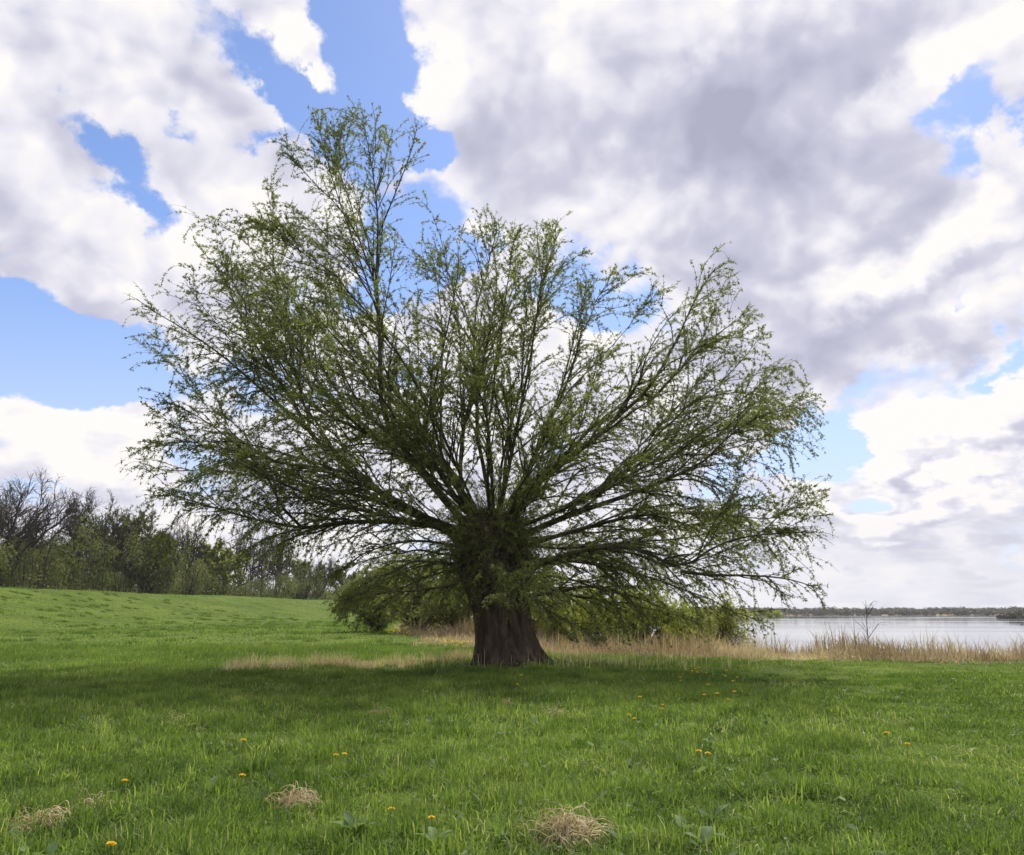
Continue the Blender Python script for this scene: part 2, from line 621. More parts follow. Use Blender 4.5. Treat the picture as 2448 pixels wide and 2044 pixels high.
M_petal = leaf_mat('dandelion_petal', (0.80, 0.52, 0.02), (0.88, 0.66, 0.04), 0.25, 1.0)
M_celandine = leaf_mat('celandine_petal', (0.50, 0.42, 0.02), (0.70, 0.60, 0.04), 0.3, 1.0)
M_stem = leaf_mat('dandelion_stem', (0.16, 0.20, 0.07), (0.24, 0.28, 0.10), 0.3, 1.2)

# ground
M_ground, gb = new_mat('meadow_ground')
gt = gb.n('ShaderNodeTexCoord')
gp = gt.outputs['Object']
ga = gb.n('ShaderNodeAttribute', attribute_name='tint')       # 0 meadow .. 1 reed litter .. 2 sand
na = gb.noise(gp, 0.16, 5, 0.6)
nb_ = gb.noise(gp, 1.4, 6, 0.6)
nc = gb.noise(gp, 22.0, 4, 0.6)
g1 = gb.mix(gb.maprange(na, 0.35, 0.65), rgb(0.062, 0.100, 0.011), rgb(0.104, 0.146, 0.019))
g2 = gb.mix(gb.math('MULTIPLY', gb.maprange(nb_, 0.48, 0.75), 0.6), g1, rgb(0.042, 0.082, 0.014))
g3 = gb.mix(gb.math('MULTIPLY', gb.maprange(nc, 0.4, 0.8), 0.5), g2, rgb(0.028, 0.045, 0.012))
litter = gb.mix(gb.maprange(nb_, 0.3, 0.7), rgb(0.36, 0.29, 0.205), rgb(0.22, 0.17, 0.11))
gsand = gb.mix(gb.maprange(ga.outputs['Fac'], 1.0, 1.6), litter, rgb(0.46, 0.36, 0.22))
gcol = gb.mix(gb.maprange(ga.outputs['Fac'], 0.0, 0.8), g3, gsand)
gpb = gb.n('ShaderNodeBsdfPrincipled')
gb.l(gcol, gpb.inputs['Base Color'])
gpb.inputs['Roughness'].default_value = 0.95
gpb.inputs['Specular IOR Level'].default_value = 0.1
gbp = gb.n('ShaderNodeBump')
gbp.inputs['Strength'].default_value = 0.9
gbp.inputs['Distance'].default_value = 0.12
gb.l(gb.math('ADD', gb.math('MULTIPLY', nc, 0.3), nb_), gbp.inputs['Height'])
gb.l(gbp.outputs[0], gpb.inputs['Normal'])
go_ = gb.n('ShaderNodeOutputMaterial')
gb.l(gpb.outputs[0], go_.inputs[0])

# water
M_water, lb = new_mat('lake_water')
lt = lb.n('ShaderNodeTexCoord')
lm = lb.n('ShaderNodeMapping')
lb.l(lt.outputs['Object'], lm.inputs[0])
lm.inputs['Scale'].default_value = (0.35, 1.2, 1)
lbp = lb.n('ShaderNodeBump')
lbp.inputs['Strength'].default_value = 0.045
lbp.inputs['Distance'].default_value = 0.05
lb.l(lb.noise(lm.outputs[0], 1.4, 4, 0.5), lbp.inputs['Height'])
lpb = lb.n('ShaderNodeBsdfPrincipled')
lpb.inputs['Base Color'].default_value = rgb(0.10, 0.12, 0.12)
lb.l(lb.maprange(lb.noise(lm.outputs[0], 0.03, 3, 0.5), 0.35, 0.7, 0.03, 0.13), lpb.inputs['Roughness'])
lpb.inputs['IOR'].default_value = 1.33
lb.l(lbp.outputs[0], lpb.inputs['Normal'])
lo = lb.n('ShaderNodeOutputMaterial')
lb.l(lpb.outputs[0], lo.inputs[0])

# ---------------------------------------------------------------- ground sheet and lake
nr, na_ = 330, 540
rad = np.concatenate([[0.0], 0.6 * (4500 / 0.6) ** (np.arange(nr) / (nr - 1))])
th = np.arange(na_) * 2 * math.pi / na_
GX = (rad[:, None] * np.sin(th)[None]).ravel()
GY = (rad[:, None] * np.cos(th)[None]).ravel()
GZ = height(GX, GY)
gs = shore_dist(GX, GY)
sand = np.exp(-(((GX - 118) / 36) ** 2 + ((GY - 440) / 14) ** 2) ** 2)
zone = smooth(-0.6, 1.2, gs + (fbm(GX / 1.5, GY / 1.5, 31) - .5) * 2) + 1.0 * (sand > 0.3)
idx = np.arange((nr + 1) * na_).reshape(nr + 1, na_)
i0, i1 = idx[:-1], idx[1:]
Fg = np.stack([i0, i1, np.roll(i1, -1, 1), np.roll(i0, -1, 1)], -1).reshape(-1, 4)[:, ::-1]
ground = mesh_obj('ground', np.stack([GX, GY, GZ], 1), [Fg], M_ground, tint=zone, smooth=True)
tag(ground, kind='structure', label='green meadow rising to a low dyke and dropping to the lake shore')

LV = np.array([(-40, 18, WATER_Z), (4000, 18, WATER_Z), (4000, 3500, WATER_Z), (-40, 3500, WATER_Z)])
lake = mesh_obj('lake', LV, [np.array([[0, 1, 2, 3]])], M_water)
tag(lake, kind='structure', label='calm pale lake reflecting the clouds')


# ---------------------------------------------------------------- grass
def blade_mesh(rng, x, y, hgt, wid, tint, seg2=True, lean=0.5, z=None):
    n = len(x)
    z = height(x, y) - 0.01 if z is None else z
    az = rng.random(n) * 2 * math.pi
    fx, fy = np.cos(az), np.sin(az)
    la = rng.random(n) * 2 * math.pi
    le = np.abs(rng.normal(0, lean, n)) * hgt
    lx, ly = np.cos(la) * le, np.sin(la) * le
    w = wid * 0.5
    base = np.stack([x, y, z], 1)
    side = np.stack([fx * w, fy * w, np.zeros(n)], 1)
    curl = np.clip(1 - 0.35 * (le / np.maximum(hgt, 1e-3)) ** 2, 0.35, 1)
    tip = base + np.stack([lx, ly, hgt * curl], 1)
    if seg2:
        mid = base + np.stack([lx * 0.32, ly * 0.32, hgt * 0.62 * np.sqrt(curl)], 1)
        V = np.stack([base - side, base + side, mid + side * .8, mid - side * .8, tip], 1).reshape(-1, 3)
        o = np.arange(n)[:, None] * 5
        return V, [o + np.array([[0, 1, 2, 3]]), o + np.array([[3, 2, 4]])], np.repeat(tint, 5)
    V = np.stack([base - side, base + side, tip], 1).reshape(-1, 3)
    return V, [np.arange(n * 3).reshape(n, 3)], np.repeat(tint, 3)


def scatter(rng, n, y0, y1, x0f, x1f):
    """n points, area-uniform between depths y0 and y1 and between x0f(y) and x1f(y)"""
    out = []
    got = 0
    wmax = max(x1f(y0) - x0f(y0), x1f(y1) - x0f(y1))
    while got < n:
        y = y0 + (y1 - y0) * rng.random(n * 2)
        a, b = x0f(y), x1f(y)
        k = rng.random(n * 2) < (b - a) / wmax
        y, a, b = y[k], a[k], b[k]
        out.append(np.stack([a + (b - a) * rng.random(len(y)), y], 1))
        got += len(y)
    return np.concatenate(out)[:n].T


rng = np.random.default_rng(11)


def grass_tone(x, y, rng):
    big = fbm(x / 2.2, y / 2.2, 41)
    sm = vnoise(x / 0.33, y / 0.33, 43)
    t = 0.08 + 0.60 * (big - 0.2) + 0.40 * (sm - 0.5) + rng.normal(0, 0.20, len(x))
    t = np.clip(t, 0, 0.86)
    return np.where(rng.random(len(x)) < 0.014 + 0.06 * smooth(0.58, 0.8, fbm(x / 1.1, y / 1.1, 77)), 0.99, t)


def grass_height(x, y):
    clump = fbm(x / 0.45, y / 0.45, 51)
    patch = fbm(x / 3.0, y / 3.0, 53)
    h = 0.035 + 0.10 * smooth(0.3, 0.75, clump) + 0.05 * smooth(0.4, 0.7, patch)
    mown = smooth(1.2, 3.4, x - 0.16 * y + 1.0 * (fbm(x / 2, y / 2, 61) - .5))     # shorter sward on the right
    return h * (1 - 0.45 * mown)


def clip_land(x, y, lim=0.8):
    s = shore_dist(x, y)
    k = s < lim
    return x[k], y[k]


GP = []
for (n, y0, y1, seg2, wbase, hb, lean) in ((560000, 2.6, 9.0, True, 0.0080, 0.98, 1.05), (520000, 9.0, 18.0, True, 0.012, 1.0, 0.85), (290000, 18.0, 32.0, False, 0.016, 1.0, 0.6)):
    x, y = scatter(rng, n, y0, y1, lambda q: -0.74 * q - 5.5, lambda q: 0.74 * q + 5.5)
    x, y = clip_land(x, y)
    keep = (np.hypot(x - TX, y - TY) > 0.45)
    x, y = x[keep], y[keep]
    hh = grass_height(x, y) * (0.55 + 0.8 * rng.random(len(x))) * hb
    GP.append(blade_mesh(rng, x, y, hh, wbase * (0.6 + 0.8 * rng.random(len(x))), grass_tone(x, y, rng), seg2, lean))
x, y = scatter(rng, 520000, 31, 240, lambda q: -0.74 * q - 3, lambda q: np.minimum(0.02 * q + 4, 6))
k = rng.random(len(x)) < np.minimum(1, (60 / y) ** 1.2)
x, y = x[k], y[k]
x, y = clip_land(x, y, 0.2)
hh = (0.07 + 0.10 * smooth(0.55, 0.82, fbm(x / 1.8, y / 1.8, 52))) * (0.5 + 0.8 * rng.random(len(x)))
GP.append(blade_mesh(rng, x, y, hh, (0.035 + 0.0009 * y) * (0.6 + 0.8 * rng.random(len(x))), np.clip(grass_tone(x, y, rng) + 0.03, 0, .9) * (1 - .35 * smooth(.60, .8, fbm(x / 0.6, y / 1.0, 58))), False, 0.6))
# withered blades lying in the turf, in loose patches
x, y = scatter(rng, 26000, 4, 15, lambda q: -0.74 * q - 1, lambda q: 0.74 * q + 1)
k = rng.random(len(x)) < smooth(.52, .72, fbm(x / .8, y / .8, 64)) * (1 - .7 * smooth(1, 4, x - .2 * y))
x, y = x[k], y[k]
GP.append(blade_mesh(rng, x, y, 0.05 + 0.07 * rng.random(len(x)), np.full(len(x), .006), np.where(rng.random(len(x)) < .6, .99, .8), True, 1.3, z=height(x, y) + .03 + .03 * rng.random(len(x))))
cx_, cy_ = scatter(rng, 1900, 4.2, 14, lambda q: -0.74 * q - 1, lambda q: np.minimum(0.74 * q + 1, 0.30 * q + 1.0))
k = np.repeat(np.arange(len(cx_)), 34)
csz = 0.03 + 0.07 * rng.random(len(cx_))
ctn = np.clip(rng.normal(.42, .33, len(cx_)), 0, .86)
x = cx_[k] + rng.normal(0, 1, len(k)) * csz[k]
y = cy_[k] + rng.normal(0, 1, len(k)) * csz[k]
hc = (0.08 + 0.12 * rng.random(len(cx_)))[k] * (.5 + .7 * rng.random(len(k)))
GP.append(blade_mesh(rng, x, y, hc, 0.0075 * (.6 + .9 * rng.random(len(k))), np.clip(ctn[k] + rng.normal(0, .1, len(k)), 0, .88), True, 0.85))
# darker coarse tussocks scattered over the meadow
tx_, ty_ = scatter(rng, 520, 15, 105, lambda q: -0.72 * q - 2, lambda q: np.minimum(0.72 * q, 18))
tx_, ty_ = clip_land(tx_, ty_, -1.0)
tsz = (0.10 + 0.22 * rng.random(len(tx_)) ** 2) * (1 + ty_ / 200)
k = np.repeat(np.arange(len(tx_)), 90)
x = tx_[k] + rng.normal(0, 1, len(k)) * tsz[k] * .9
y = ty_[k] + rng.normal(0, 1, len(k)) * tsz[k] * .5
hh = (0.09 + 0.35 * tsz[k]) * (0.5 + 0.8 * rng.random(len(k)))
GP.append(blade_mesh(rng, x, y, hh, (0.012 + 0.0008 * y) * (0.6 + .8 * rng.random(len(k))), np.clip(rng.normal(.18, .14, len(k)), 0, .8), False, 0.55))
V, Fl = merge([(a, b) for a, b, c in GP])
grass = mesh_obj('grass', V, Fl, M_grass, tint=np.concatenate([c for a, b, c in GP]))
tag(grass, 'lush green spring grass covering the meadow', 'grass', kind='stuff')

# low broad-leaved weeds among the grass
rng = np.random.default_rng(12)
x, y = scatter(rng, 18000, 4, 22, lambda q: -0.72 * q - 1, lambda q: 0.72 * q + 1)
x, y = clip_land(x, y, 0.5)
dens = smooth(0.50, 0.72, fbm(x / 1.4, y / 1.4, 91)) * (1 - 0.75 * smooth(1, 4, x - 0.22 * y))
dens = np.maximum(dens, 0.85 * np.exp(-((x - 3.6) / 2.2) ** 2 - ((y - 14.5) / 3.2) ** 2))
dens = np.maximum(dens, 0.5 * np.exp(-((x - 1.1) / 1.5) ** 2 - ((y - 6.6) / 1.8) ** 2))
k = rng.random(len(x)) < dens
x, y = x[k], y[k]
n = len(x)
z = height(x, y) + 0.02 + 0.07 * rng.random(n)
az = rng.random(n) * 6.283
el = rng.normal(0.35, 0.3, n)
d = np.stack([np.cos(az) * np.cos(el), np.sin(az) * np.cos(el), np.sin(el)], 1)
w = norm(np.cross(d, np.array([0, 0, 1.0])) + rng.normal(0, .25, (n, 3)))
L = (0.035 + 0.07 * rng.random(n) ** 2)[:, None]
b0 = np.stack([x, y, z], 1)
V = np.stack([b0, b0 + d * L * .35 + w * L * .28, b0 + d * L * .8 + w * L * .2, b0 + d * L - np.array([0, 0, .012]), b0 + d * L * .8 - w * L * .2, b0 + d * L * .35 - w * L * .28], 1).reshape(-1, 3)
weeds = mesh_obj('weeds', V, [np.arange(n * 6).reshape(n, 6)], M_weed, tint=np.repeat(rng.random(n), 6))
tag(weeds, 'low broad leaved weeds spread among the meadow grass', 'weeds', kind='stuff')

# ---------------------------------------------------------------- reeds along the shore
rng = np.random.default_rng(13)
RP = []


def reed_field(n, y0, y1, x0f, x1f, smin, smax, hm, wid, tone=0.0, lean=0.8):
    x, y = scatter(rng, n, y0, y1, x0f, x1f)
    s = shore_dist(x, y)
    k = (s > smin + 3.2 * (fbm(x / 1.8, y / 1.8, 71) - .5)) & (s < smax)
    k &= rng.random(len(x)) < 1 - 0.85 * smooth(smax - 9, smax, s)
    x, y, s = x[k], y[k], s[k]
    cl_ = fbm(x / 1.6, y / 1.6, 72)
    hh = hm * (0.12 + 1.5 * smooth(0.25, 0.8, cl_)) * (0.35 + 0.8 * rng.random(len(x)) ** 1.3) * (0.55 + 0.45 * smooth(0, 3, s))
    tt = np.clip(0.5 + 1.3 * (fbm(x / 2.8, y / 2.8, 74) - .5) + rng.normal(tone, 0.22, len(x)) - 0.35 * smooth(.55, .75, vnoise(x / 2.0, y / 2.0, 75)), 0, 1)
    return blade_mesh(rng, x, y, hh, wid * (0.6 + 0.8 * rng.random(len(x))), tt, True, lean)


RP.append(reed_field(160000, 16, 52, lambda q: -0.0 * q - 6, lambda q: 0.78 * q + 6, 0.2, 17, 0.84, 0.020))
RP.append(reed_field(45000, 36, 95, lambda q: -0.19 * q, lambda q: 0.05 * q + 2, 0.3, 12, 1.0, 0.035, 0.12))
RP.append(reed_field(90000, 16, 50, lambda q: -0.0 * q - 6, lambda q: 0.78 * q + 3, -0.6, 13, 0.42, 0.024, 0.15, 1.7))
# taller single reed stems standing up against the water
x, y = scatter(rng, 5200, 22, 52, lambda q: 0.06 * q - 1, lambda q: 0.78 * q + 3)
s = shore_dist(x, y)
k = (s > 6) & (s < 19) & (rng.random(len(x)) < 0.7 * smooth(0.45, 0.75, fbm(x / 2.5, y / 2.5, 78)))
x, y = x[k], y[k]
RP.append(blade_mesh(rng, x, y, 0.9 + 0.7 * rng.random(len(x)), np.full(len(x), 0.014), rng.random(len(x)) * .6, True, 0.22))
V, Fl = merge([(a, b) for a, b, c in RP])
reeds = mesh_obj('reeds', V, Fl, M_reed, tint=np.concatenate([c for a, b, c in RP]))
tag(reeds, 'pale brown dry reeds lining the lake shore', 'reeds', kind='stuff')

# strip of last year's dry grass to the left of the trunk
rng = np.random.default_rng(14)
DP = []
u0 = rng.random(26000)
xx = -6.6 + 6.4 * u0
yy = 18.2 + 2.9 * u0 + 0.4 * np.sin(u0 * 9) + rng.normal(0, 0.55, len(u0)) + 0.5
k = rng.random(len(xx)) < 0.8 * smooth(0.46, 0.74, fbm(xx / 0.5, yy / 0.45, 81))
xx, yy = xx[k], yy[k]
DP.append(blade_mesh(rng, xx, yy, (0.12 + 0.34 * fbm(xx / 0.7, yy / 0.7, 82)) * (0.4 + rng.random(len(xx))), np.full(len(xx), 0.010), np.clip(rng.normal(.45, .28, len(xx)), 0, 1), True, 1.1))
xx = rng.normal(1.8, 2.2, 900)
yy = 20.4 + rng.normal(0, 1.0, 900)
DP.append(blade_mesh(rng, xx, yy, 0.15 + 0.35 * rng.random(900), np.full(900, 0.008), rng.random(900), True, 0.4))
V, Fl = merge([(a, b) for a, b, c in DP])
dry = mesh_obj('dry_grass', V, Fl, M_dry, tint=np.concatenate([c for a, b, c in DP]))
tag(dry, 'strip of straw coloured dead grass beside the willow trunk', 'dry grass', kind='stuff')

# yellow celandines on the bank behind the willow
rng = np.random.default_rng(15)
n = 620
cxy = [at(950 + 6, 1519, 44), at(985, 1527, 40), at(1060, 1541, 33), at(1090, 1546, 31), at(1955, 1598, 21)]
ci = rng.choice(5, n, p=[.50, .22, .14, .11, .03])
x = np.array([c[0] for c in cxy])[ci] + rng.normal(0, .75, n) * np.array([1, .9, .6, .5, .5])[ci]
y = np.array([c[1] for c in cxy])[ci] + rng.normal(0, 1.1, n) * np.array([1.2, 1, .6, .5, .4])[ci]
z = height(x, y) + 0.09 + 0.14 * rng.random(n)
a = rng.random((n, 1)) * 6.283
q = np.concatenate([a, a + 2.1, a + 4.2], 1)
rr = 0.026 + 0.016 * rng.random((n, 1))
V = np.stack([x[:, None] + rr * np.cos(q), y[:, None] + rr * np.sin(q), z[:, None] + rr * .7 * np.sin(q * 2 + a)], -1).reshape(-1, 3)
wf = mesh_obj('wildflowers', V, [np.arange(n * 3).reshape(n, 3)], M_celandine, tint=np.repeat(rng.random(n), 3))
tag(wf, 'patch of tiny yellow wildflowers on the bank behind the willow', 'wildflowers', kind='stuff')


WSEED = 33
# ---------------------------------------------------------------- the old pollard willow
TB = at(1208, 1604, TY)
TX = TB[0] + 0.1
TZ = float(height(TX, TY))
POLY = np.array([(235, 1060), (195, 1030), (245, 945), (290, 910), (300, 835), (262, 745), (252, 650), (260, 590), (330, 560), (345, 500), (340, 410), (390, 425), (460, 445),
                 (530, 455), (525, 380), (590, 350), (560, 275), (640, 300), (645, 230), (690, 285), (715, 205), (775, 222), (790, 275), (850, 255), (888, 330), (885, 400),
                 (890, 470), (940, 480), (985, 425), (1050, 470), (1130, 455), (1190, 490), (1215, 560), (1320, 540), (1390, 515), (1430, 508), (1508, 495), (1510, 600), (1550, 650),
                 (1590, 700), (1618, 760), (1650, 800), (1692, 838), (1680, 930), (1702, 985), (1680, 1040), (1728, 1085), (1700, 1130), (1722, 1228), (1600, 1245), (1560, 1290),
                 (1500, 1290), (1400, 1330), (1290, 1310), (1190, 1310), (1090, 1250), (960, 1210), (900, 1240), (800, 1260), (725, 1290), (690, 1200), (640, 1160), (520, 1160),
                 (390, 1190), (320, 1150), (260, 1130)], float) * SC_D
# raster of the crown's outline, 4-pixel cells
GW, GH = 612, 511
gx, gy = np.meshgrid((np.arange(GW) + .5) * 4, (np.arange(GH) + .5) * 4)
MASK = np.zeros((GH, GW), bool)
pj = len(POLY) - 1
for pi_ in range(len(POLY)):
    xi, yi = POLY[pi_]
    xj, yj = POLY[pj]
    if yi != yj:
        c = ((yi > gy) != (yj > gy)) & (gx < (xj - xi) * (gy - yi) / (yj - yi) + xi)
        MASK ^= c
    pj = pi_


for _ in range(3):
    MASK[1:] |= MASK[:-1]
    MASK[:-1] |= MASK[1:]
    MASK[:, 1:] |= MASK[:, :-1]
    MASK[:, :-1] |= MASK[:, 1:]


def in_crown(P):
    u, v = project(P)
    iu = np.clip((u / 4).astype(int), 0, GW - 1)
    iv = np.clip((v / 4).astype(int), 0, GH - 1)
    m = MASK[iv, iu]
    hz = (P[..., 2] - 1.0) / 12.5
    ex = np.clip(1 - ((P[..., 0] - TX) / 10.5) ** 2, 0.05, 1)
    dep = 7.6 * np.sqrt(ex) * np.clip(1.12 - 0.75 * np.clip(hz, 0, 1) ** 1.6, 0.2, 1)
    return m & (np.abs(P[..., 1] - TY) < dep) & (P[..., 2] > 0.25 + 0.0 * hz)


rng = np.random.default_rng(WSEED)
HEAD = at(1178, 1285, TY)

willow = empty('willow_tree', (TX, TY, TZ))
tag(willow, 'large old pollard willow with stout trunk and fresh spring leaves in the meadow', 'tree')
WLOC = (TX, TY, TZ)

# trunk: outline read as left and right edges, ridged and twisted bark
prof = np.array([(1612, 1114, 1356), (1598, 1126, 1328), (1575, 1134, 1301), (1545, 1136, 1284), (1500, 1135, 1270), (1460, 1134, 1263), (1430, 1126, 1262), (1400, 1117, 1264), (1360, 1106, 1266), (1320, 1098, 1264), (1285, 1092, 1256), (1255, 1098, 1246), (1225, 1120, 1225)], float)
nv, nring = 180, 150
vv = np.linspace(0, 1, nring)
pv = np.interp(vv, np.linspace(0, 1, len(prof)), prof[:, 0])
pl_ = np.interp(vv, np.linspace(0, 1, len(prof)), prof[:, 1])
pr_ = np.interp(vv, np.linspace(0, 1, len(prof)), prof[:, 2])
TV = []
for k in range(nring):
    A = at(pl_[k], pv[k], TY)
    B = at(pr_[k], pv[k], TY)
    c = (A + B) / 2
    hw = (B[0] - A[0]) / 2
    a = np.arange(nv) * 2 * math.pi / nv
    tw = a + 0.9 * (c[2] - TZ) * 0.35
    f = 1 + 0.055 * np.sin(5 * tw + 0.6) + 0.035 * np.sin(9 * tw + 2.0 * c[2] + 1.1) + 0.05 * (fbm(np.cos(tw) * 3 + 9, np.sin(tw) * 3 + c[2] * .8, 101) - .5) * 2
    f += 0.045 * (np.abs(((tw * 17 / 6.283 + 1.3 * fbm(np.cos(a) * 2 + 5, np.full(nv, c[2] * 1.7), 107)) % 1) - .5) * 2 - .5) + 0.03 * (vnoise(np.cos(a) * 9 + 40, np.sin(a) * 9 + c[2] * 5, 103) - .5)
    f += 0.060 * (1 - np.abs(2 * vnoise(tw * 4.3 + 2.2 * fbm(a * 1.5, np.full(nv, c[2] * 2.2), 111), np.full(nv, c[2] * 1.1), 112) - 1)) - 0.03
    up_ = min(1.0, max(0.0, (c[2] - TZ - 1.6) / 1.0))
    f += up_ * 0.26 * (vnoise(np.cos(a) * 2.2 + 20, np.sin(a) * 2.2 + c[2] * 2.4, 113) - .45)
    flare = max(0, 1 - (c[2] - TZ) / 0.8) if c[2] > TZ else 1
    f += 0.10 * flare ** 2 * np.sin(4 * a + 0.9)
    TV.append(np.stack([c[0] + hw * f * np.cos(a), TY + hw * (0.95 if k < 10 else 1) * f * np.sin(a), np.full(nv, c[2]) - (0.12 if k == 0 else 0)], 1))
TVa = np.concatenate(TV)
idx = np.arange(nring * nv).reshape(nring, nv)
i0, i1 = idx[:-1], idx[1:]
Ft = np.stack([i0, np.roll(i0, -1, 1), np.roll(i1, -1, 1), i1], -1).reshape(-1, 4)
topc = len(TVa)
TVa = np.concatenate([TVa, [TVa[idx[-1]].mean(0) + np.array([0, 0, .15])]])
cap = np.stack([idx[-1], np.roll(idx[-1], -1), np.full(nv, topc)], -1)
mesh_obj('trunk', TVa, [Ft, cap], M_bark, willow, smooth=True, loc=WLOC)

# main limbs traced from the photograph: pixels, depth gained at the tip, base radius
TR = [
    ([(1080, 1262), (943, 1246), (857, 1246), (777, 1257), (723, 1263), (669, 1254), (600, 1240), (520, 1215), (430, 1190), (330, 1150)], -2.5, .12),
    ([(723, 1263), (711, 1250), (671, 1211), (651, 1160), (617, 1109), (540, 1040), (450, 980), (370, 950)], -2.0, .055),
    ([(1090, 1270), (1000, 1234), (914, 1183), (843, 1123), (777, 1077), (729, 1023), (720, 989), (680, 929), (640, 870), (600, 809), (545, 690), (500, 580)], 1.0, .17),
    ([(725, 1015), (694, 989), (657, 960), (600, 909), (520, 840), (430, 780), (350, 735), (305, 695)], 1.5, .07),
    ([(1130, 1270), (1046, 1177), (986, 1100), (943, 1043), (911, 994), (910, 929), (909, 851), (906, 760), (898, 680), (905, 560), (900, 470), (885, 370), (868, 290), (845, 225)], 0.3, .16),
    ([(1110, 1260), (1040, 1160), (971, 1086), (886, 1043), (829, 1011), (760, 985), (690, 900), (600, 760), (520, 640), (430, 540)], 3.5, .10),
    ([(866, 1033), (800, 969), (760, 914), (737, 877), (700, 817), (665, 720), (650, 600), (655, 480), (640, 400)], 2.0, .07),
    ([(1150, 1260), (1080, 1190), (1054, 1123), (1054, 1000), (1054, 923), (1060, 800), (1045, 660), (1020, 560)], 3.0, .08),
    ([(1140, 1250), (1060, 1150), (1014, 1071), (1020, 1000), (1046, 894), (1075, 760), (1100, 640), (1090, 560)], -2.5, .09),
    ([(1150, 1250), (1110, 1200), (1097, 1143), (1109, 1000), (1135, 930), (1170, 800), (1195, 660), (1160, 530)], 2.0, .10),
    ([(1210, 1270), (1230, 1200), (1330, 1120), (1429, 1043), (1474, 997), (1543, 943), (1591, 866), (1623, 800), (1680, 680), (1740, 600)], 0.5, .15),
    ([(1545, 943), (1557, 960), (1600, 909), (1657, 851), (1700, 809), (1770, 760), (1810, 740)], 1.5, .07),
    ([(1220, 1300), (1270, 1270), (1350, 1235), (1486, 1189), (1557, 1163), (1640, 1126), (1700, 1094), (1729, 1051), (1800, 1000), (1900, 962), (1955, 985)], -1.5, .14),
    ([(1240, 1370), (1300, 1345), (1370, 1320), (1480, 1300), (1560, 1325), (1627, 1366), (1686, 1318), (1754, 1287), (1805, 1280), (1908, 1270), (2005, 1275)], -2.0, .12),
    ([(1627, 1366), (1703, 1376), (1805, 1375), (1900, 1385), (1985, 1420)], -2.5, .06),
    ([(1220, 1320), (1300, 1290), (1400, 1262), (1500, 1235), (1600, 1225), (1686, 1223), (1750, 1232), (1850, 1245), (1940, 1210)], 1.5, .10),
    ([(1245, 1425), (1330, 1418), (1390, 1400), (1440, 1405), (1480, 1450), (1500, 1530)], -1.2, .08),
    ([(1200, 1260), (1240, 1170), (1290, 1060), (1340, 940), (1370, 820), (1400, 700)], 2.5, .09),
    ([(1190, 1250), (1210, 1150), (1240, 1000), (1270, 850), (1290, 700), (1330, 570)], -2.0, .09),
    ([(1110, 1310), (1010, 1290), (930, 1300), (850, 1330), (790, 1390)], -2.0, .06),
    ([(1100, 1290), (980, 1225), (850, 1180), (740, 1165), (620, 1140), (500, 1120), (390, 1130), (300, 1090)], 3.0, .09),
    ([(906, 760), (860, 620), (810, 480), (775, 360), (752, 262)], 1.0, .030),
    ([(905, 560), (950, 450), (985, 360), (1000, 290)], -0.6, .026),
    ([(905, 640), (840, 520), (730, 420), (668, 325)], -0.8, .028),
    ([(1100, 1280), (960, 1200), (830, 1130), (700, 1090), (560, 1050), (450, 1060), (360, 1040)], -3.5, .08),
]
KL = 16
limbP, limbR = [], []


def resample(Q, K):
    Q = np.asarray(Q)
    for _ in range(2):                       # corner cutting keeps the limbs flowing
        a, b = Q[:-1] * .75 + Q[1:] * .25, Q[:-1] * .25 + Q[1:] * .75
        Q = np.concatenate([Q[:1], np.stack([a, b], 1).reshape(-1, 3), Q[-1:]])
    s_ = np.concatenate([[0], np.cumsum(np.linalg.norm(np.diff(Q, axis=0), axis=1))])
    tt_ = np.linspace(0, s_[-1], K)
    return np.stack([np.interp(tt_, s_, Q[:, i]) for i in range(3)], 1)


forks = {1: (0, 4), 3: (2, 5), 6: (5, 3), 11: (10, 5), 14: (13, 5), 21: (4, 7), 22: (4, 9), 23: (4, 8)}
raw = []
for i, (pts, dep, r0) in enumerate(TR):
    k = np.linspace(0, 1, len(pts))
    y0 = 0.0
    if i in forks:
        y0 = raw[forks[i][0]][forks[i][1]][1] - TY
    Q = np.array([at(p[0], p[1], TY + y0 + (dep - y0) * kk ** 1.2) for p, kk in zip(pts, k)])
    if i in forks:
        Q[0] = raw[forks[i][0]][forks[i][1]]
    raw.append(Q)
    limbP.append(resample(Q, KL + 1)[:KL])
    limbR.append(r0 * 0.60 * (1 - np.linspace(0, 1, KL)) ** 1.25 + 0.009)
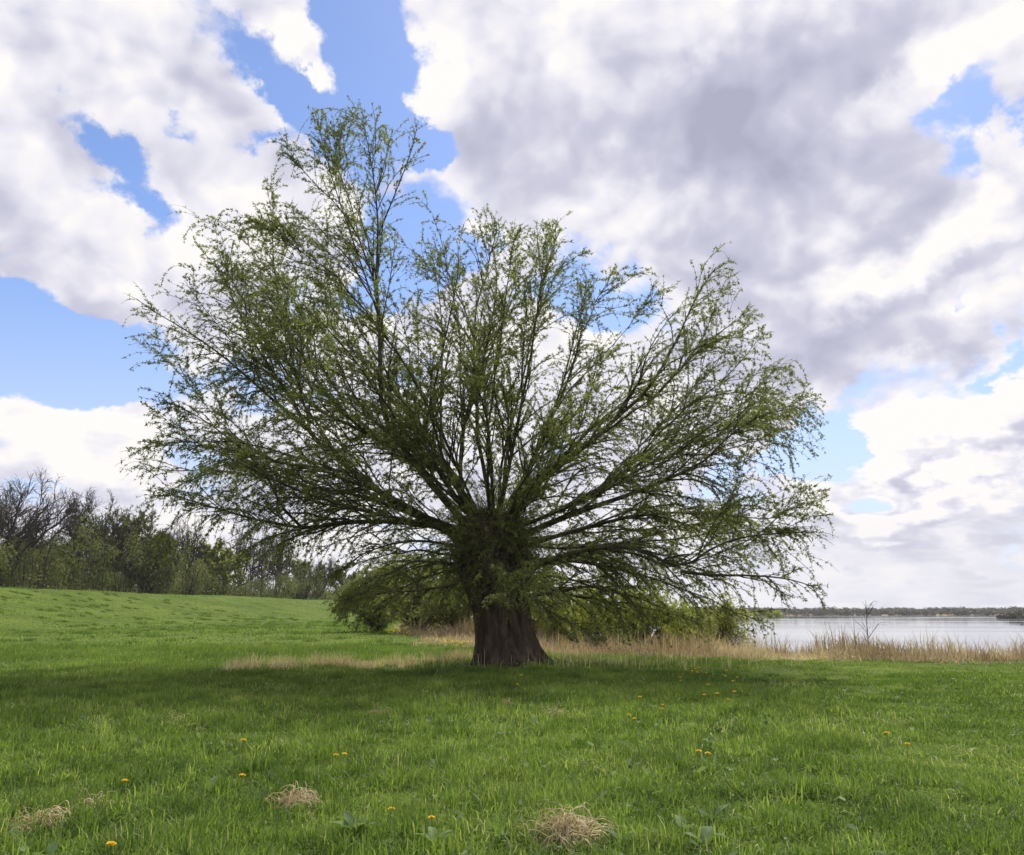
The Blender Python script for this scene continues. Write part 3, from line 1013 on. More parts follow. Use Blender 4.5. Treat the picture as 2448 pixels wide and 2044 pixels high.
# further shoots all round the head of the trunk
nl = 0
tries = 0
while nl < 22 and tries < 900:
    tries += 1
    az = rng.random() * 2 * math.pi
    if abs(math.cos(az)) < 0.6 and rng.random() < 0.7:
        continue
    el = R_(-8 + 92 * rng.random() ** 0.9)
    ax = np.array([math.cos(az), math.sin(az), 0])
    st = HEAD + ax * 0.42 * math.cos(el) + np.array([0, 0, (math.sin(el) - 0.35) * 0.55 + 0.1])
    d = ax * math.cos(el) + np.array([0, 0, math.sin(el)])
    bend = rng.normal(0.12, 0.16)
    s_ = np.linspace(0, 1, KL)
    best = None
    for Lm in np.arange(9.6, 2.0, -0.5):
        Q = st + d * (s_ * Lm)[:, None] + np.array([0, 0, 1.0]) * (bend * Lm * (s_ ** 2 * 1.2 - s_ ** 3))[:, None]
        Q = Q + (rng.normal(0, 0.03 * Lm, 3) * np.sin(s_ * math.pi * 1.3)[:, None])
        if in_crown(Q[[-1, KL * 2 // 3, KL // 2]]).all():
            best = (Q, Lm)
            break
    if best is None or best[1] < 2.6:
        continue
    Q, Lm = best
    Q[1:] += np.cumsum(rng.normal(0, 0.040, (KL - 1, 3)), 0)
    limbP.append(Q)
    r0 = (0.013 + 0.0032 * Lm) * (0.7 + 0.6 * rng.random())
    limbR.append(r0 * (1 - s_) ** 1.15 + 0.007)
    nl += 1
# low thin shoots drooping round the foot of the crown
nl = 0
tries = 0
while nl < 17 and tries < 900:
    tries += 1
    az = rng.random() * 2 * math.pi
    el = R_(-14 + 34 * rng.random())
    ax = np.array([math.cos(az), math.sin(az), 0])
    st = HEAD + ax * 0.62 + np.array([0, 0, rng.uniform(-1.15, -0.2)])
    d = ax * math.cos(el) + np.array([0, 0, math.sin(el)])
    for Lm in np.arange(5.0 + 1.5 * rng.random(), 1.0, -0.4):
        Q = st + d * (s_ * Lm)[:, None] + np.array([0, 0, 1.0]) * (-0.22 * Lm * s_ ** 2.2)[:, None] + rng.normal(0, 0.05 * Lm, 3) * np.sin(s_ * math.pi * 1.2)[:, None]
        if in_crown(Q[[-1, KL * 2 // 3]]).all():
            Q[1:] += np.cumsum(rng.normal(0, 0.03, (KL - 1, 3)), 0)
            limbP.append(Q)
            limbR.append((0.012 + 0.005 * Lm) * (1 - s_) ** 1.1 + 0.006)
            nl += 1
            break
# slender leafy limbs reaching over the meadow on the near side of the head
for i in range(11):
    az = R_(-90 + rng.uniform(-58, 58))
    el = R_(18 + 40 * rng.random())
    ax = np.array([math.cos(az), math.sin(az), 0])
    st = HEAD + ax * 0.5 + np.array([0, 0, rng.uniform(-.3, .4)])
    Lm = rng.uniform(3.2, 5.4)
    Q = st + (ax * math.cos(el) + np.array([0, 0, math.sin(el)])) * (s_ * Lm)[:, None] + np.array([0, 0, 1.0]) * (-0.06 * Lm * s_ ** 2)[:, None] + rng.normal(0, 0.06 * Lm, 3) * np.sin(s_ * math.pi * 1.2)[:, None]
    Q[1:] += np.cumsum(rng.normal(0, 0.03, (KL - 1, 3)), 0)
    limbP.append(Q)
    limbR.append((0.012 + 0.005 * Lm) * (1 - s_) ** 1.1 + 0.006)
limbP = np.array(limbP)
limbR = np.array(limbR)
nlimb_ = len(limbP)
fk = spawn(rng, limbP, limbR, 0.27, 0.10, 0.62, 24, lambda r, p, t, Ls: np.clip(Ls[p] * (0.95 - 0.8 * t), 1.2, 6.5) * (0.6 + 0.5 * r.random(len(p))), KL, 0.012, 0.075, up=0.012, rfac=0.52, rtip=0.005, inside=in_crown, upbias=0.10, outward=HEAD)
limbP = np.concatenate([limbP, fk[0]])
limbR = np.concatenate([limbR, fk[1]])
lown = np.concatenate([np.arange(nlimb_), fk[2]])
l1 = spawn(rng, limbP, limbR, 1.9, 0.12, 0.99, 38, lambda r, p, t, Ls: np.clip(Ls[p] * (0.36 - 0.20 * t), 0.5, 3.0) * (0.55 + 0.8 * r.random(len(p))), 9, 0.10, 0.10, up=0.02, rfac=0.62, rtip=0.0050, inside=in_crown, upbias=0.10, outward=HEAD)
P1, R1, o1 = l1
l2 = spawn(rng, P1, R1, 3.9, 0.15, 1.0, 36, lambda r, p, t, Ls: np.clip(Ls[p] * 0.45, 0.25, 1.1) * (0.5 + 0.9 * r.random(len(p))), 6, 0.28, 0.13, rfac=0.7, rtip=0.0030, inside=in_crown, outward=HEAD)
P2, R2, o2 = l2
# fine shoots at the ends of the limbs themselves
l3 = spawn(rng, limbP, limbR, 5.0, 0.12, 1.0, 32, lambda r, p, t, Ls: 0.35 + 0.7 * r.random(len(p)), 6, 0.2, 0.12, rfac=0.6, rtip=0.0030, inside=in_crown, outward=HEAD)
P3, R3, o3 = l3
le_ = spawn(rng, limbP, limbR, 9.0, 0.82, 1.0, 34, lambda r, p, t, Ls: 0.25 + 0.45 * r.random(len(p)), 6, 0.4, 0.12, rfac=0.8, rtip=0.003)
P3, R3, o3 = np.concatenate([P3, le_[0]]), np.concatenate([R3, le_[1]]), np.concatenate([o3, le_[2]])
# long drooping whips at the edge of the crown
edge = np.where(np.abs(P1[:, -1, 0] - TX) > 4.6)[0]
l4 = spawn(rng, P1[edge], R1[edge], 0.85, 0.4, 1.0, 40, lambda r, p, t, Ls: 0.7 + 0.9 * r.random(len(p)), 8, 0.85, 0.08, rfac=0.7, rtip=0.0034, inside=in_crown, outward=HEAD)
P4, R4, o4 = l4

own1 = lown[o1]
own2 = own1[o2]
own4 = own1[edge][o4]
o3 = lown[o3]
for i in range(nlimb_):
    parts = []
    for (P_, R__, ow, S_) in ((limbP, limbR, lown, 8), (P1, R1, own1, 4), (P2, R2, own2, 3), (P3, R3, o3, 3), (P4, R4, own4, 3)):
        m = ow == i
        if m.any():
            V_, F_ = tubes(P_[m], R__[m], S_)
            parts.append((V_, [F_]))
    V, Fl = merge(parts)
    mesh_obj('limb', V, Fl, M_limb, willow, smooth=True, loc=WLOC)
# leaves
LV_ = [leaves(rng, P2, 10.5, 0.12, 5, 0.074, 0.0225), leaves(rng, P1, 7, 0.25, 5, 0.074, 0.022), leaves(rng, P3, 11, 0.12, 5, 0.074, 0.022), leaves(rng, P4, 14, 0.2, 4, 0.062, 0.019)]
# leafy sprigs on the bark below the head
nq = 150
aq = math.pi * (1.0 + rng.random(nq) * 1.0) + rng.normal(0, .25, nq)
P7 = grow(rng, np.stack([HEAD[0] + .80 * np.cos(aq), TY + .82 * np.sin(aq), HEAD[2] - rng.uniform(.1, 1.5, nq)], 1), norm(np.stack([np.cos(aq) + rng.normal(0, .5, nq), np.sin(aq) + rng.normal(0, .5, nq), rng.normal(.2, .6, nq)], 1)), 0.2 + .55 * rng.random(nq), 6, .7, .15)
LV_.append(leaves(rng, P7, 12, 0.2, 4, 0.07, 0.021))
# water shoots and leaf fuzz round the head
ns = 950
az = rng.random(ns) * 6.283
el = rng.normal(0.35, 0.5, ns)
ax = np.stack([np.cos(az) * np.cos(el), np.sin(az) * np.cos(el), np.sin(el)], 1)
st = HEAD + np.array([0, 0, -0.42]) + ax * np.array([0.78, 0.78, 1.0])
P5 = grow(rng, st, norm(ax + rng.normal(0, .4, (ns, 3))), 0.4 + 1.3 * rng.random(ns), 7, 0.12, 0.18)
R5 = np.full((ns, 7), 0.0055) * np.linspace(1, .5, 7)
V_, F_ = tubes(np.concatenate([P5[:, ::1][:, [0, 1, 2, 3, 4, 6]], P7]), np.full((ns + nq, 6), .0055) * np.linspace(1, .5, 6), 3)
mesh_obj('water_shoots', V_, [F_], M_limb, willow, smooth=True, loc=WLOC)
LV_.append(leaves(rng, P5, 16, 0.1, 3, 0.06, 0.017))
V, Fl = merge([(a, [b]) for a, b, c in LV_])
mesh_obj('crown', V, Fl, M_leaf, willow, tint=np.concatenate([c for a, b, c in LV_]), loc=WLOC)
print('WILLOW limbs', len(limbP), 'l1', len(P1), 'l2', len(P2), 'l3', len(P3), 'leaves', len(V) // 4)
# broken stubs on the right of the trunk and dead twigs round its waist
stub = [([(1258, 1432), (1300, 1438), (1335, 1460)], -.5, .045), ([(1256, 1478), (1275, 1482), (1282, 1486)], -.3, .03), ([(1258, 1440), (1285, 1450), (1302, 1458)], -.6, .022), ([(1120, 1470), (1122, 1452), (1121, 1440)], -.5, .02)]
for pts, dep, r0 in stub:
    Q = resample(np.array([at(p[0], p[1], TY + dep) for p in pts]), 8)[None]
    V_, F_ = tubes(Q, (r0 * np.linspace(1, .45, 8))[None], 7)
    mesh_obj('broken_stub', V_, [F_], M_limb, willow, smooth=True, loc=WLOC)
nd = 230
az = math.pi + rng.random(nd) * math.pi
zz = TZ + 1.75 + 1.5 * rng.random(nd) ** .7
st = np.stack([HEAD[0] + 0.78 * np.cos(az), TY + 0.80 * np.sin(az), zz], 1)
dd = norm(np.stack([np.cos(az) * .5 + rng.normal(0, .8, nd), np.sin(az) * .6 - .2, rng.normal(-.1, .5, nd)], 1))
P6 = grow(rng, st, dd, 0.35 + 0.8 * rng.random(nd), 9, 0.35, 0.17)
V_, F_ = tubes(P6, np.full((nd, 9), 0.006) * np.linspace(1, .5, 9), 4)
mesh_obj('dead_twigs', V_, [F_], plain_mat('dead_twig', (.10, .08, .06), (.2, .17, .13)), willow, smooth=True, loc=WLOC)


# ---------------------------------------------------------------- background trees and shrubs
def make_tree(name, seed, H, spread, style, loc, leafmat, bark, label, cat='tree', group=None, leaf=(0.3, 0.16), dens=1.0, stems=1, lean=0.0, fork=0.35, tw=0.032, trunk_r=None):
    """a tree at loc: trunk (with its limbs) and crown; style 'bare', 'leafy', 'bush', 'weeping'"""
    rg = np.random.default_rng(seed)
    K = 12
    root = empty(name, loc)
    tag(root, label, cat, group)
    base = np.zeros(3)
    tr = trunk_r or 0.026 * H
    ps, rs = [], []
    s_ = np.linspace(0, 1, K)
    for s in range(stems):
        a = rg.random() * 6.283
        d = norm(np.array([[math.cos(a) * 0.22 * (stems > 1) + lean, math.sin(a) * 0.22 * (stems > 1), 1.0]]))
        off = np.array([[math.cos(a), math.sin(a), 0]]) * tr * 0.8 * (stems > 1) - np.array([[0, 0, .3]])
        p = grow(rg, base + off, d, np.array([H * (0.78 + 0.1 * rg.random())]), K, 0, 0.05, 0.010)
        ps.append(p[0])
        rs.append(tr * (1 - 0.9 * s_ ** 0.8) + 0.02)
    nst_ = len(ps)
    nlimb = 15 if style == 'bare' else 22
    f0 = fork if style == 'bare' else .06
    for i in range(nlimb):
        h_ = f0 + (0.72 - f0) * rg.random()
        m_ = ps[rg.integers(nst_)]
        S_ = np.array([np.interp(h_, s_ * .84, m_[:, c]) for c in range(3)])
        a = rg.random() * 6.283 if style != 'bare' else i * 2.4 + rg.normal(0, .4)
        e_ = rg.uniform(-.15, 1.45) if style == 'bare' else rg.uniform(-.55, 1.4)
        f_ = .8 + .28 * rg.random()
        cz = 0.62 * H if style == 'bare' else .5 * H
        tip = np.array([math.cos(a) * math.cos(e_) * spread * f_ + lean * H * .7, math.sin(a) * math.cos(e_) * spread * f_, cz + (H - cz) * math.sin(e_) * f_])
        if tip[2] < S_[2] - .05 * H:
            S_ = np.array([np.interp(max(f0, tip[2] / H - .2), s_ * .84, m_[:, c]) for c in range(3)])
        ctrl = S_ * .45 + tip * .55 + np.array([0, 0, -.04 * H if style == 'bare' else .05 * H])
        t_ = s_[:, None]
        p = (1 - t_) ** 2 * S_ + 2 * t_ * (1 - t_) * ctrl + t_ ** 2 * tip
        p[1:] += np.cumsum(rg.normal(0, .010 * H, (K - 1, 3)), 0)
        ps.append(p)
        rs.append(tr * (.34 + .2 * rg.random()) * (1 - .85 * s_) + .015)
    P0, R0 = np.array(ps), np.array(rs)
    drp = {'bare': -0.01, 'leafy': 0.0, 'bush': 0.02}[style]
    kk = H / 14.0
    A = spawn(rg, P0[nst_:], R0[nst_:], 1.5 / kk, .25, 1.0, 40, lambda r, p, t, Ls: H * .21 * (.35 + .85 * r.random(len(p))), 8, drp, 0.12, up=0.012, rfac=0.6, rtip=tw * 1.1, upbias=0.18)
    P1_, R1_, q1 = A
    B = spawn(rg, P1_, R1_, 2.6 / kk, 0.15, 1.0, 40, lambda r, p, t, Ls: H * .10 * (0.4 + 0.9 * r.random(len(p))), 5, drp * 2, 0.14, up=0.01, rfac=0.6, rtip=tw * .8, upbias=0.10)
    P2_, R2_, q2 = B
    parts = [tubes(P0, R0, 8), tubes(P1_, R1_, 5), tubes(P2_, R2_, 3)]
    Pt = P2_
    if style == 'bare':
        Cc = spawn(rg, P2_, R2_, 5.0 / kk, 0.2, 1.0, 36, lambda r, p, t, Ls: H * .05 * (0.5 + 0.8 * r.random(len(p))), 4, 0, 0.16, rfac=0.7, rtip=tw * 0.55)
        parts.append(tubes(Cc[0], Cc[1], 3))
    V_, Fl_ = merge([(a_, [b_]) for a_, b_ in parts])
    mesh_obj('trunk', V_, Fl_, bark, root, smooth=True)
    if leafmat is not None:
        Lf = [leaves(rg, Pt, 6.5 * dens / kk, 0.1, 3, leaf[0], leaf[1], 1.3), leaves(rg, P1_, 3.0 * dens / kk, 0.4, 3, leaf[0], leaf[1], 1.3)]
        V_, Fl_ = merge([(a_, [b_]) for a_, b_, c_ in Lf])
        mesh_obj('crown', V_, Fl_, leafmat, root, tint=np.concatenate([c_ for a_, b_, c_ in Lf]))
    return root


def make_shrub(name, seed, H, spread, loc, leafmat, bark, label, cat, group, nst=16, leaf=(.11, .035), dens=1.0, droop=0.1):
    """a many stemmed shrub with a domed outline: stems and crown"""
    rg = np.random.default_rng(seed)
    root = empty(name, loc)
    tag(root, label, cat, group)
    K = 10
    s_ = np.linspace(0, 1, K)[:, None]
    ps = []
    for i in range(nst):
        az_ = rg.random() * 6.283
        el_ = R_(8 + 78 * rg.random())
        f_ = 0.75 + 0.3 * rg.random()
        tip = np.array([math.cos(az_) * math.cos(el_) * spread * f_, math.sin(az_) * math.cos(el_) * spread * f_, .25 * H + .78 * H * math.sin(el_) * f_])
        st_ = np.array([math.cos(az_), math.sin(az_), 0]) * .12 * spread * rg.random() - np.array([0, 0, .15])
        ctrl = st_ * .4 + tip * .6 + np.array([0, 0, .22 * H * math.cos(el_)])
        p_ = (1 - s_) ** 2 * st_ + 2 * s_ * (1 - s_) * ctrl + s_ ** 2 * tip
        p_[1:] += np.cumsum(rg.normal(0, .012 * H, (K - 1, 3)), 0)
        ps.append(p_)
    P0_ = np.array(ps)
    R0_ = (0.05 * H / 4 + .01) * (1 - .85 * np.linspace(0, 1, K))[None] * (0.6 + .6 * rg.random((nst, 1)))
    P1_, R1_, q1 = spawn(rg, P0_, R0_, 14 / H, .12, 1.0, 42, lambda r, p, t, Ls: H * .34 * (.4 + .8 * r.random(len(p))), 7, droop, .14, rfac=.5, rtip=.006, upbias=.12)
    P2_, R2_, q2 = spawn(rg, P1_, R1_, 16 / H, .1, 1.0, 42, lambda r, p, t, Ls: H * .17 * (.4 + .9 * r.random(len(p))), 5, droop * 4, .16, rfac=.6, rtip=.004)
    V_, Fl_ = merge([(a_, [b_]) for a_, b_ in (tubes(P0_, R0_, 6), tubes(P1_, R1_, 4), tubes(P2_, R2_, 3))])
    mesh_obj('stems', V_, Fl_, bark, root, smooth=True)
    Lf = [leaves(rg, P2_, 9 * dens, .05, 3, leaf[0], leaf[1], 1.2), leaves(rg, P1_, 7 * dens, .3, 3, leaf[0], leaf[1], 1.2)]
    V_, Fl_ = merge([(a_, [b_]) for a_, b_, c_ in Lf])
    mesh_obj('crown', V_, Fl_, leafmat, root, tint=np.concatenate([c_ for a_, b_, c_ in Lf]))
    return root


def wood_pos(u, off):
    """a point behind the dyke on the sight line of pixel column u, off metres beyond the crest"""
    k = (u - CX) / F * cp
    y = (65 + off) / (0.139 - k)
    return k * y, y


def wood_tree(u, vtop, off, seed, spread_px, style, leafmat, label, name='woodland_tree', grp='trees of the wood behind the dyke', **kw):
    x, y = wood_pos(u, off)
    z = float(height(x, y)) - 0.1
    top = at(u, vtop, y)[2]
    H = top - z
    spread = spread_px / F * y
    return make_tree(name, seed, H, spread, style, (x, y, z), leafmat, M_far_bark, label, 'tree', grp, **kw)


wood = [
    (20, 1172, 15, 301, 95, 'bare', None, 'tall bare broad crowned tree at the left end of the wood', dict(trunk_r=.55, lean=.06)),
    (-60, 1200, 24, 302, 90, 'bare', None, 'bare tree cut by the left picture edge behind the tall broad one', dict()),
    (108, 1305, 26, 303, 60, 'bare', M_wood_leaf, 'lower thin leaved tree between the tall bare tree and the mistletoe tree', dict(leaf=(.3, .14), dens=.5)),
    (165, 1224, 14, 304, 34, 'bare', None, 'slim bare tree carrying round mistletoe balls at its top', dict()),
    (212, 1226, 17, 305, 75, 'bare', M_wood_leaf, 'forked leaning tree with dark clumps right of the mistletoe tree', dict(lean=.08, leaf=(.3, .15), dens=.35, trunk_r=.42)),
    (292, 1240, 16, 306, 70, 'bare', M_wood_leaf, 'ivy clad tree standing where the willow twigs begin to overlap the wood', dict(leaf=(.32, .18), dens=.8)),
    (352, 1300, 11, 307, 52, 'bush', M_wood_leaf, 'pale green leafy tree right of the ivy clad tree', dict(leaf=(.34, .18), dens=1.1)),
    (438, 1268, 18, 308, 42, 'bare', None, 'thin bare tree left of the round dark green tree', dict()),
    (512, 1318, 12, 309, 62, 'bush', M_shrub_d, 'round dense dark green tree at the middle of the wood', dict(leaf=(.4, .24), dens=2.2)),
    (580, 1282, 14, 310, 52, 'bare', None, 'bare many stemmed tree right of the round dark green tree', dict(stems=4)),
    (650, 1292, 14, 311, 56, 'bare', M_wood_leaf, 'forked tree with dark clumps third from the right end of the wood', dict(leaf=(.36, .2), dens=.3, stems=2)),
    (720, 1362, 13, 312, 46, 'bush', M_wood_leaf, 'low olive green tree near the right end of the wood', dict(leaf=(.4, .2), dens=1.0)),
    (765, 1345, 17, 313, 42, 'bare', None, 'small bare tree near the right end of the wood beside the green shrub', dict()),
    (815, 1362, 16, 314, 44, 'bare', M_wood_leaf, 'last small tree of the wood above the dark willow shrub', dict(leaf=(.45, .22), dens=.6)),
    (385, 1280, 26, 315, 50, 'bare', None, 'bare tree behind the pale green leafy tree', dict()),
    (250, 1295, 30, 316, 60, 'bare', M_wood_leaf, 'rear tree between the leaning tree and the ivy clad tree', dict(leaf=(.34, .17), dens=.6)),
    (60, 1290, 34, 317, 60, 'bare', M_wood_leaf, 'rear tree seen through the tall bare tree', dict(leaf=(.3, .15), dens=.6)),
    (620, 1322, 26, 318, 46, 'bare', None, 'thin rear tree between the many stemmed tree and the forked tree', dict()),
    (900, 1372, 18, 319, 50, 'bare', M_wood_leaf, 'tree rising behind the dark willow shrub', dict(leaf=(.5, .24), dens=.8)),
]
wt = {}
for (u, vt, off, sd, spx, sty, lm, lab, kw) in wood:
    wt[u] = wood_tree(u, vt, off, sd, spx, sty, lm, lab, **kw)


def leaf_ball(rg, c, r, n, L, Wd):
    p = norm(rg.normal(0, 1, (n, 3))) * (rg.random((n, 1)) ** 0.45) * r + c
    d = norm(rg.normal(0, 1, (n, 3)))
    w_ = norm(np.cross(d, rg.normal(0, 1, (n, 3))))
    V_ = np.stack([p - d * L, p + w_ * Wd, p + d * L, p - w_ * Wd], 1).reshape(-1, 3)
    return V_, np.arange(n * 4).reshape(n, 4)


# mistletoe balls sitting in the bare trees
rng = np.random.default_rng(31)
M_mist = leaf_mat('mistletoe_leaf', (0.020, 0.026, 0.012), (0.045, 0.055, 0.02), 0.15, 1.0)
for (u, v, rpx, par, lab) in ((163, 1222, 6.5, 14, 'left of two mistletoe balls side by side at the top of the slim bare tree'), (177, 1221, 6.2, 14, 'right of two mistletoe balls side by side at the top of the slim bare tree'),
                              (183, 1240, 5.6, 14, 'mistletoe ball just below the pair on the slim bare tree'), (188, 1267, 7.5, 17, 'large mistletoe ball in the forked leaning tree'),
                              (290, 1242, 5.0, 16, 'mistletoe ball high in the ivy clad tree'), (648, 1348, 6.0, 14, 'mistletoe ball low in the forked tree near the right end of the wood'),
                              (700, 1352, 4.5, 14, 'mistletoe ball between the forked tree and the low olive tree')):
    x, y = wood_pos(u, par)
    c = at(u, v, y)
    r = rpx / F * y
    V_, F_ = leaf_ball(rng, np.zeros(3), r, 420, .14, .07)
    o = mesh_obj('mistletoe', V_, [F_], M_mist, tint=np.repeat(rng.random(420), 4))
    o.location = c
    tag(o, lab, 'mistletoe', 'mistletoe balls in the wood')

# dense undergrowth of the wood: one mass
rng = np.random.default_rng(32)
UV_, UT = [], []
nu = 2000
uu = rng.uniform(-160, 960, nu)
of = rng.uniform(8, 42, nu)
kx = (uu - CX) / F * cp
yb = (65 + of) / (0.139 - kx)
xb = kx * yb
zb = height(xb, yb)
prof_u = np.interp(uu, [-200, 0, 60, 150, 300, 400, 520, 600, 700, 820, 960], [8.0, 7.2, 7.0, 8.2, 9.2, 7.0, 6.0, 4.6, 5.0, 5.6, 6.2])
hb = rng.random(nu) ** 1.15 * (prof_u * (0.7 + 0.5 * rng.random(nu)) + 1.5)
rr = 0.9 + 1.5 * rng.random(nu)
for i in range(nu):
    V_, F_ = leaf_ball(rng, np.array([xb[i], yb[i], zb[i] + hb[i]]), rr[i] * np.array([1, 1, 1.3]), 170, .20, .09)
    UV_.append((V_, [F_]))
    UT.append(np.repeat(np.clip(rng.random() * .6 + .4 * rng.random(170), 0, 1), 4))
# thin stems in it
nst = 700
us = rng.uniform(-160, 960, nst)
kx = (us - CX) / F * cp
ys = (65 + rng.uniform(6, 30, nst)) / (0.139 - kx)
xs = kx * ys
Pst = grow(rng, np.stack([xs, ys, height(xs, ys) - .2], 1), norm(np.stack([rng.normal(0, .12, nst), rng.normal(0, .12, nst), np.ones(nst)], 1)), 5 + 7 * rng.random(nst), 7, 0, .06)
Vst, Fst = tubes(Pst, (0.04 + .1 * rng.random(nst) ** 2)[:, None] * np.linspace(1, .2, 7)[None], 4)
V, Fl = merge(UV_)
ug = mesh_obj('undergrowth', V, Fl, M_wood_leaf, tint=np.concatenate(UT))
tag(ug, 'dark olive undergrowth filling the wood behind the dyke', 'undergrowth', kind='stuff')
st_o = mesh_obj('saplings', Vst, [Fst], M_far_bark, smooth=True)
tag(st_o, 'thin stems crowded among the undergrowth of the wood', 'saplings', kind='stuff')

# willow shrubs behind the old willow
shrubs = [
    (905, 1366, 1528, 46, 401, 84, M_shrub_d, 'dark green willow shrub on the bank farthest left of the trunk', 1.5),
    (1000, 1352, 1534, 43, 402, 95, M_shrub_d, 'tallest dark willow shrub on the bank left of the trunk', 1.5),
    (1085, 1375, 1540, 40, 403, 80, M_shrub_d, 'olive willow shrub half hidden behind the left side of the trunk', 1.3),
    (1310, 1400, 1550, 37, 404, 80, M_shrub_y, 'yellow green weeping willow shrub close to the right of the trunk', 1.0),
    (1420, 1396, 1548, 39, 405, 92, M_shrub_y, 'yellow green willow shrub in the reeds second from the trunk', 1.0),
    (1535, 1392, 1545, 40, 406, 95, M_shrub_y, 'broad yellow green willow shrub under the drooping right branches', 1.0),
    (1640, 1438, 1538, 42, 407, 55, M_shrub_y, 'yellow green willow shrub in the reeds left of the lone shore shrub', .8),
    (1735, 1440, 1532, 36, 408, 38, M_shrub_y, 'lone thin willow shrub at the water edge left of the open lake', .28),
]
for (u, vt, vb, Y, sd, spx, lm, lab, dn) in shrubs:
    x = at(u, vb, Y)[0]
    z = float(height(x, Y)) - .1
    H = at(u, vt, Y)[2] - z
    make_shrub('willow_shrub', sd, H, spx / F * Y, (x, Y, z), lm, M_far_bark, lab, 'shrub', 'willow shrubs along the bank', 26, (.105, .030), dn * 2.0, .25 if lm is M_shrub_y else .14)

# bare sapling in the reeds
Y = 31.0
x = at(2085, 1530, Y)[0]
z = float(height(x, Y)) - .1
H = at(2060, 1432, Y)[2] - z
sap = empty('bare_sapling', (x, Y, z))
tag(sap, 'small bare leafless sapling among the reeds against the lake', 'sapling')
rng = np.random.default_rng(41)
P0 = grow(rng, np.zeros((1, 3)), norm(np.array([[-0.12, 0, 1.0]])), np.array([H]), 12, 0, .06)
R0 = (0.020 * (1 - .9 * np.linspace(0, 1, 12)) + .004)[None]
A = spawn(rng, P0, R0, 14 / H, .25, .95, 42, lambda r, p, t, Ls: H * .32 * (1.2 - .8 * t) * (.6 + .6 * r.random(len(p))), 8, -.03, .1, rfac=.6, rtip=.005, upbias=.3)
B = spawn(rng, A[0], A[1], 4, .2, 1, 38, lambda r, p, t, Ls: Ls[p] * .4, 5, 0, .12, rfac=.7, rtip=.004)
V, Fl = merge([(a_, [b_]) for a_, b_ in (tubes(P0, R0, 6), tubes(A[0], A[1], 4), tubes(B[0], B[1], 3))])
mesh_obj('trunk', V, Fl, M_far_bark, sap, smooth=True)

# ---------------------------------------------------------------- far shore
rng = np.random.default_rng(51)


def far_mass(name, n, xf, yf, hf, r0, r1, leaf, nleaf, mat, label, cat):
    out, tn = [], []
    for i in range(n):
        t = rng.random()
        x_, y_ = xf(t), yf(t)
        z_ = max(float(height(x_, y_)), WATER_Z)
        r = r0 + (r1 - r0) * rng.random() ** 2
        hh_ = hf(t) * rng.random() ** 0.7
        V_, F_ = leaf_ball(rng, np.array([x_, y_, z_ + hh_]), r * np.array([1.25, 1, .9]), nleaf, leaf, leaf * .5)
        V_[:, 2] = np.maximum(V_[:, 2], z_ - .3)
        out.append((V_, [F_]))
        tn.append(np.repeat(np.clip(rng.random() * .7 + .3 * rng.random(nleaf), 0, 1), 4))
    V_, Fl_ = merge(out)
    o_ = mesh_obj(name, V_, Fl_, mat, tint=np.concatenate(tn))
    tag(o_, label, cat, kind='stuff')


sh_x = lambda t: -40 + 560 * t
shore_y = lambda x_: np.interp(x_, SHORE[14:18, 0], SHORE[14:18, 1])
_t = [0.0]


def fx(t):
    _t[0] = -20 + 540 * t
    return _t[0]


far_mass('far_wood', 2400, fx, lambda t: float(shore_y(_t[0])) - 17 + 30 * rng.random(), lambda t: 2.3 + 1.9 * vnoise(np.array(t * 55.0), np.array(0.5), 5), 1.2, 3.0, .75, 34, M_far_leaf, 'grey line of bare woods along the far lake shore', 'far wood')
def hx(t):
    _t[0] = t
    return 216 + 150 * t


far_mass('headland_wood', 800, hx, lambda t: 345 + 30 * (rng.random() - .5) * min(1, .2 + 4 * t), lambda t: 1.0 + 4.6 * min(1.0, t * 3.0) ** .7, .7, 1.9, .4, 60, M_brush, 'brown wooded headland at the right edge of the lake', 'far wood')
far_mass('spit_willows', 120, lambda t: 92 + 60 * rng.random(), lambda t: 441 + 8 * (rng.random() - .5), lambda t: 3.0, .8, 1.8, .5, 40, M_shrub_y, 'yellow green willow scrub on the sandy spit across the water', 'scrub')

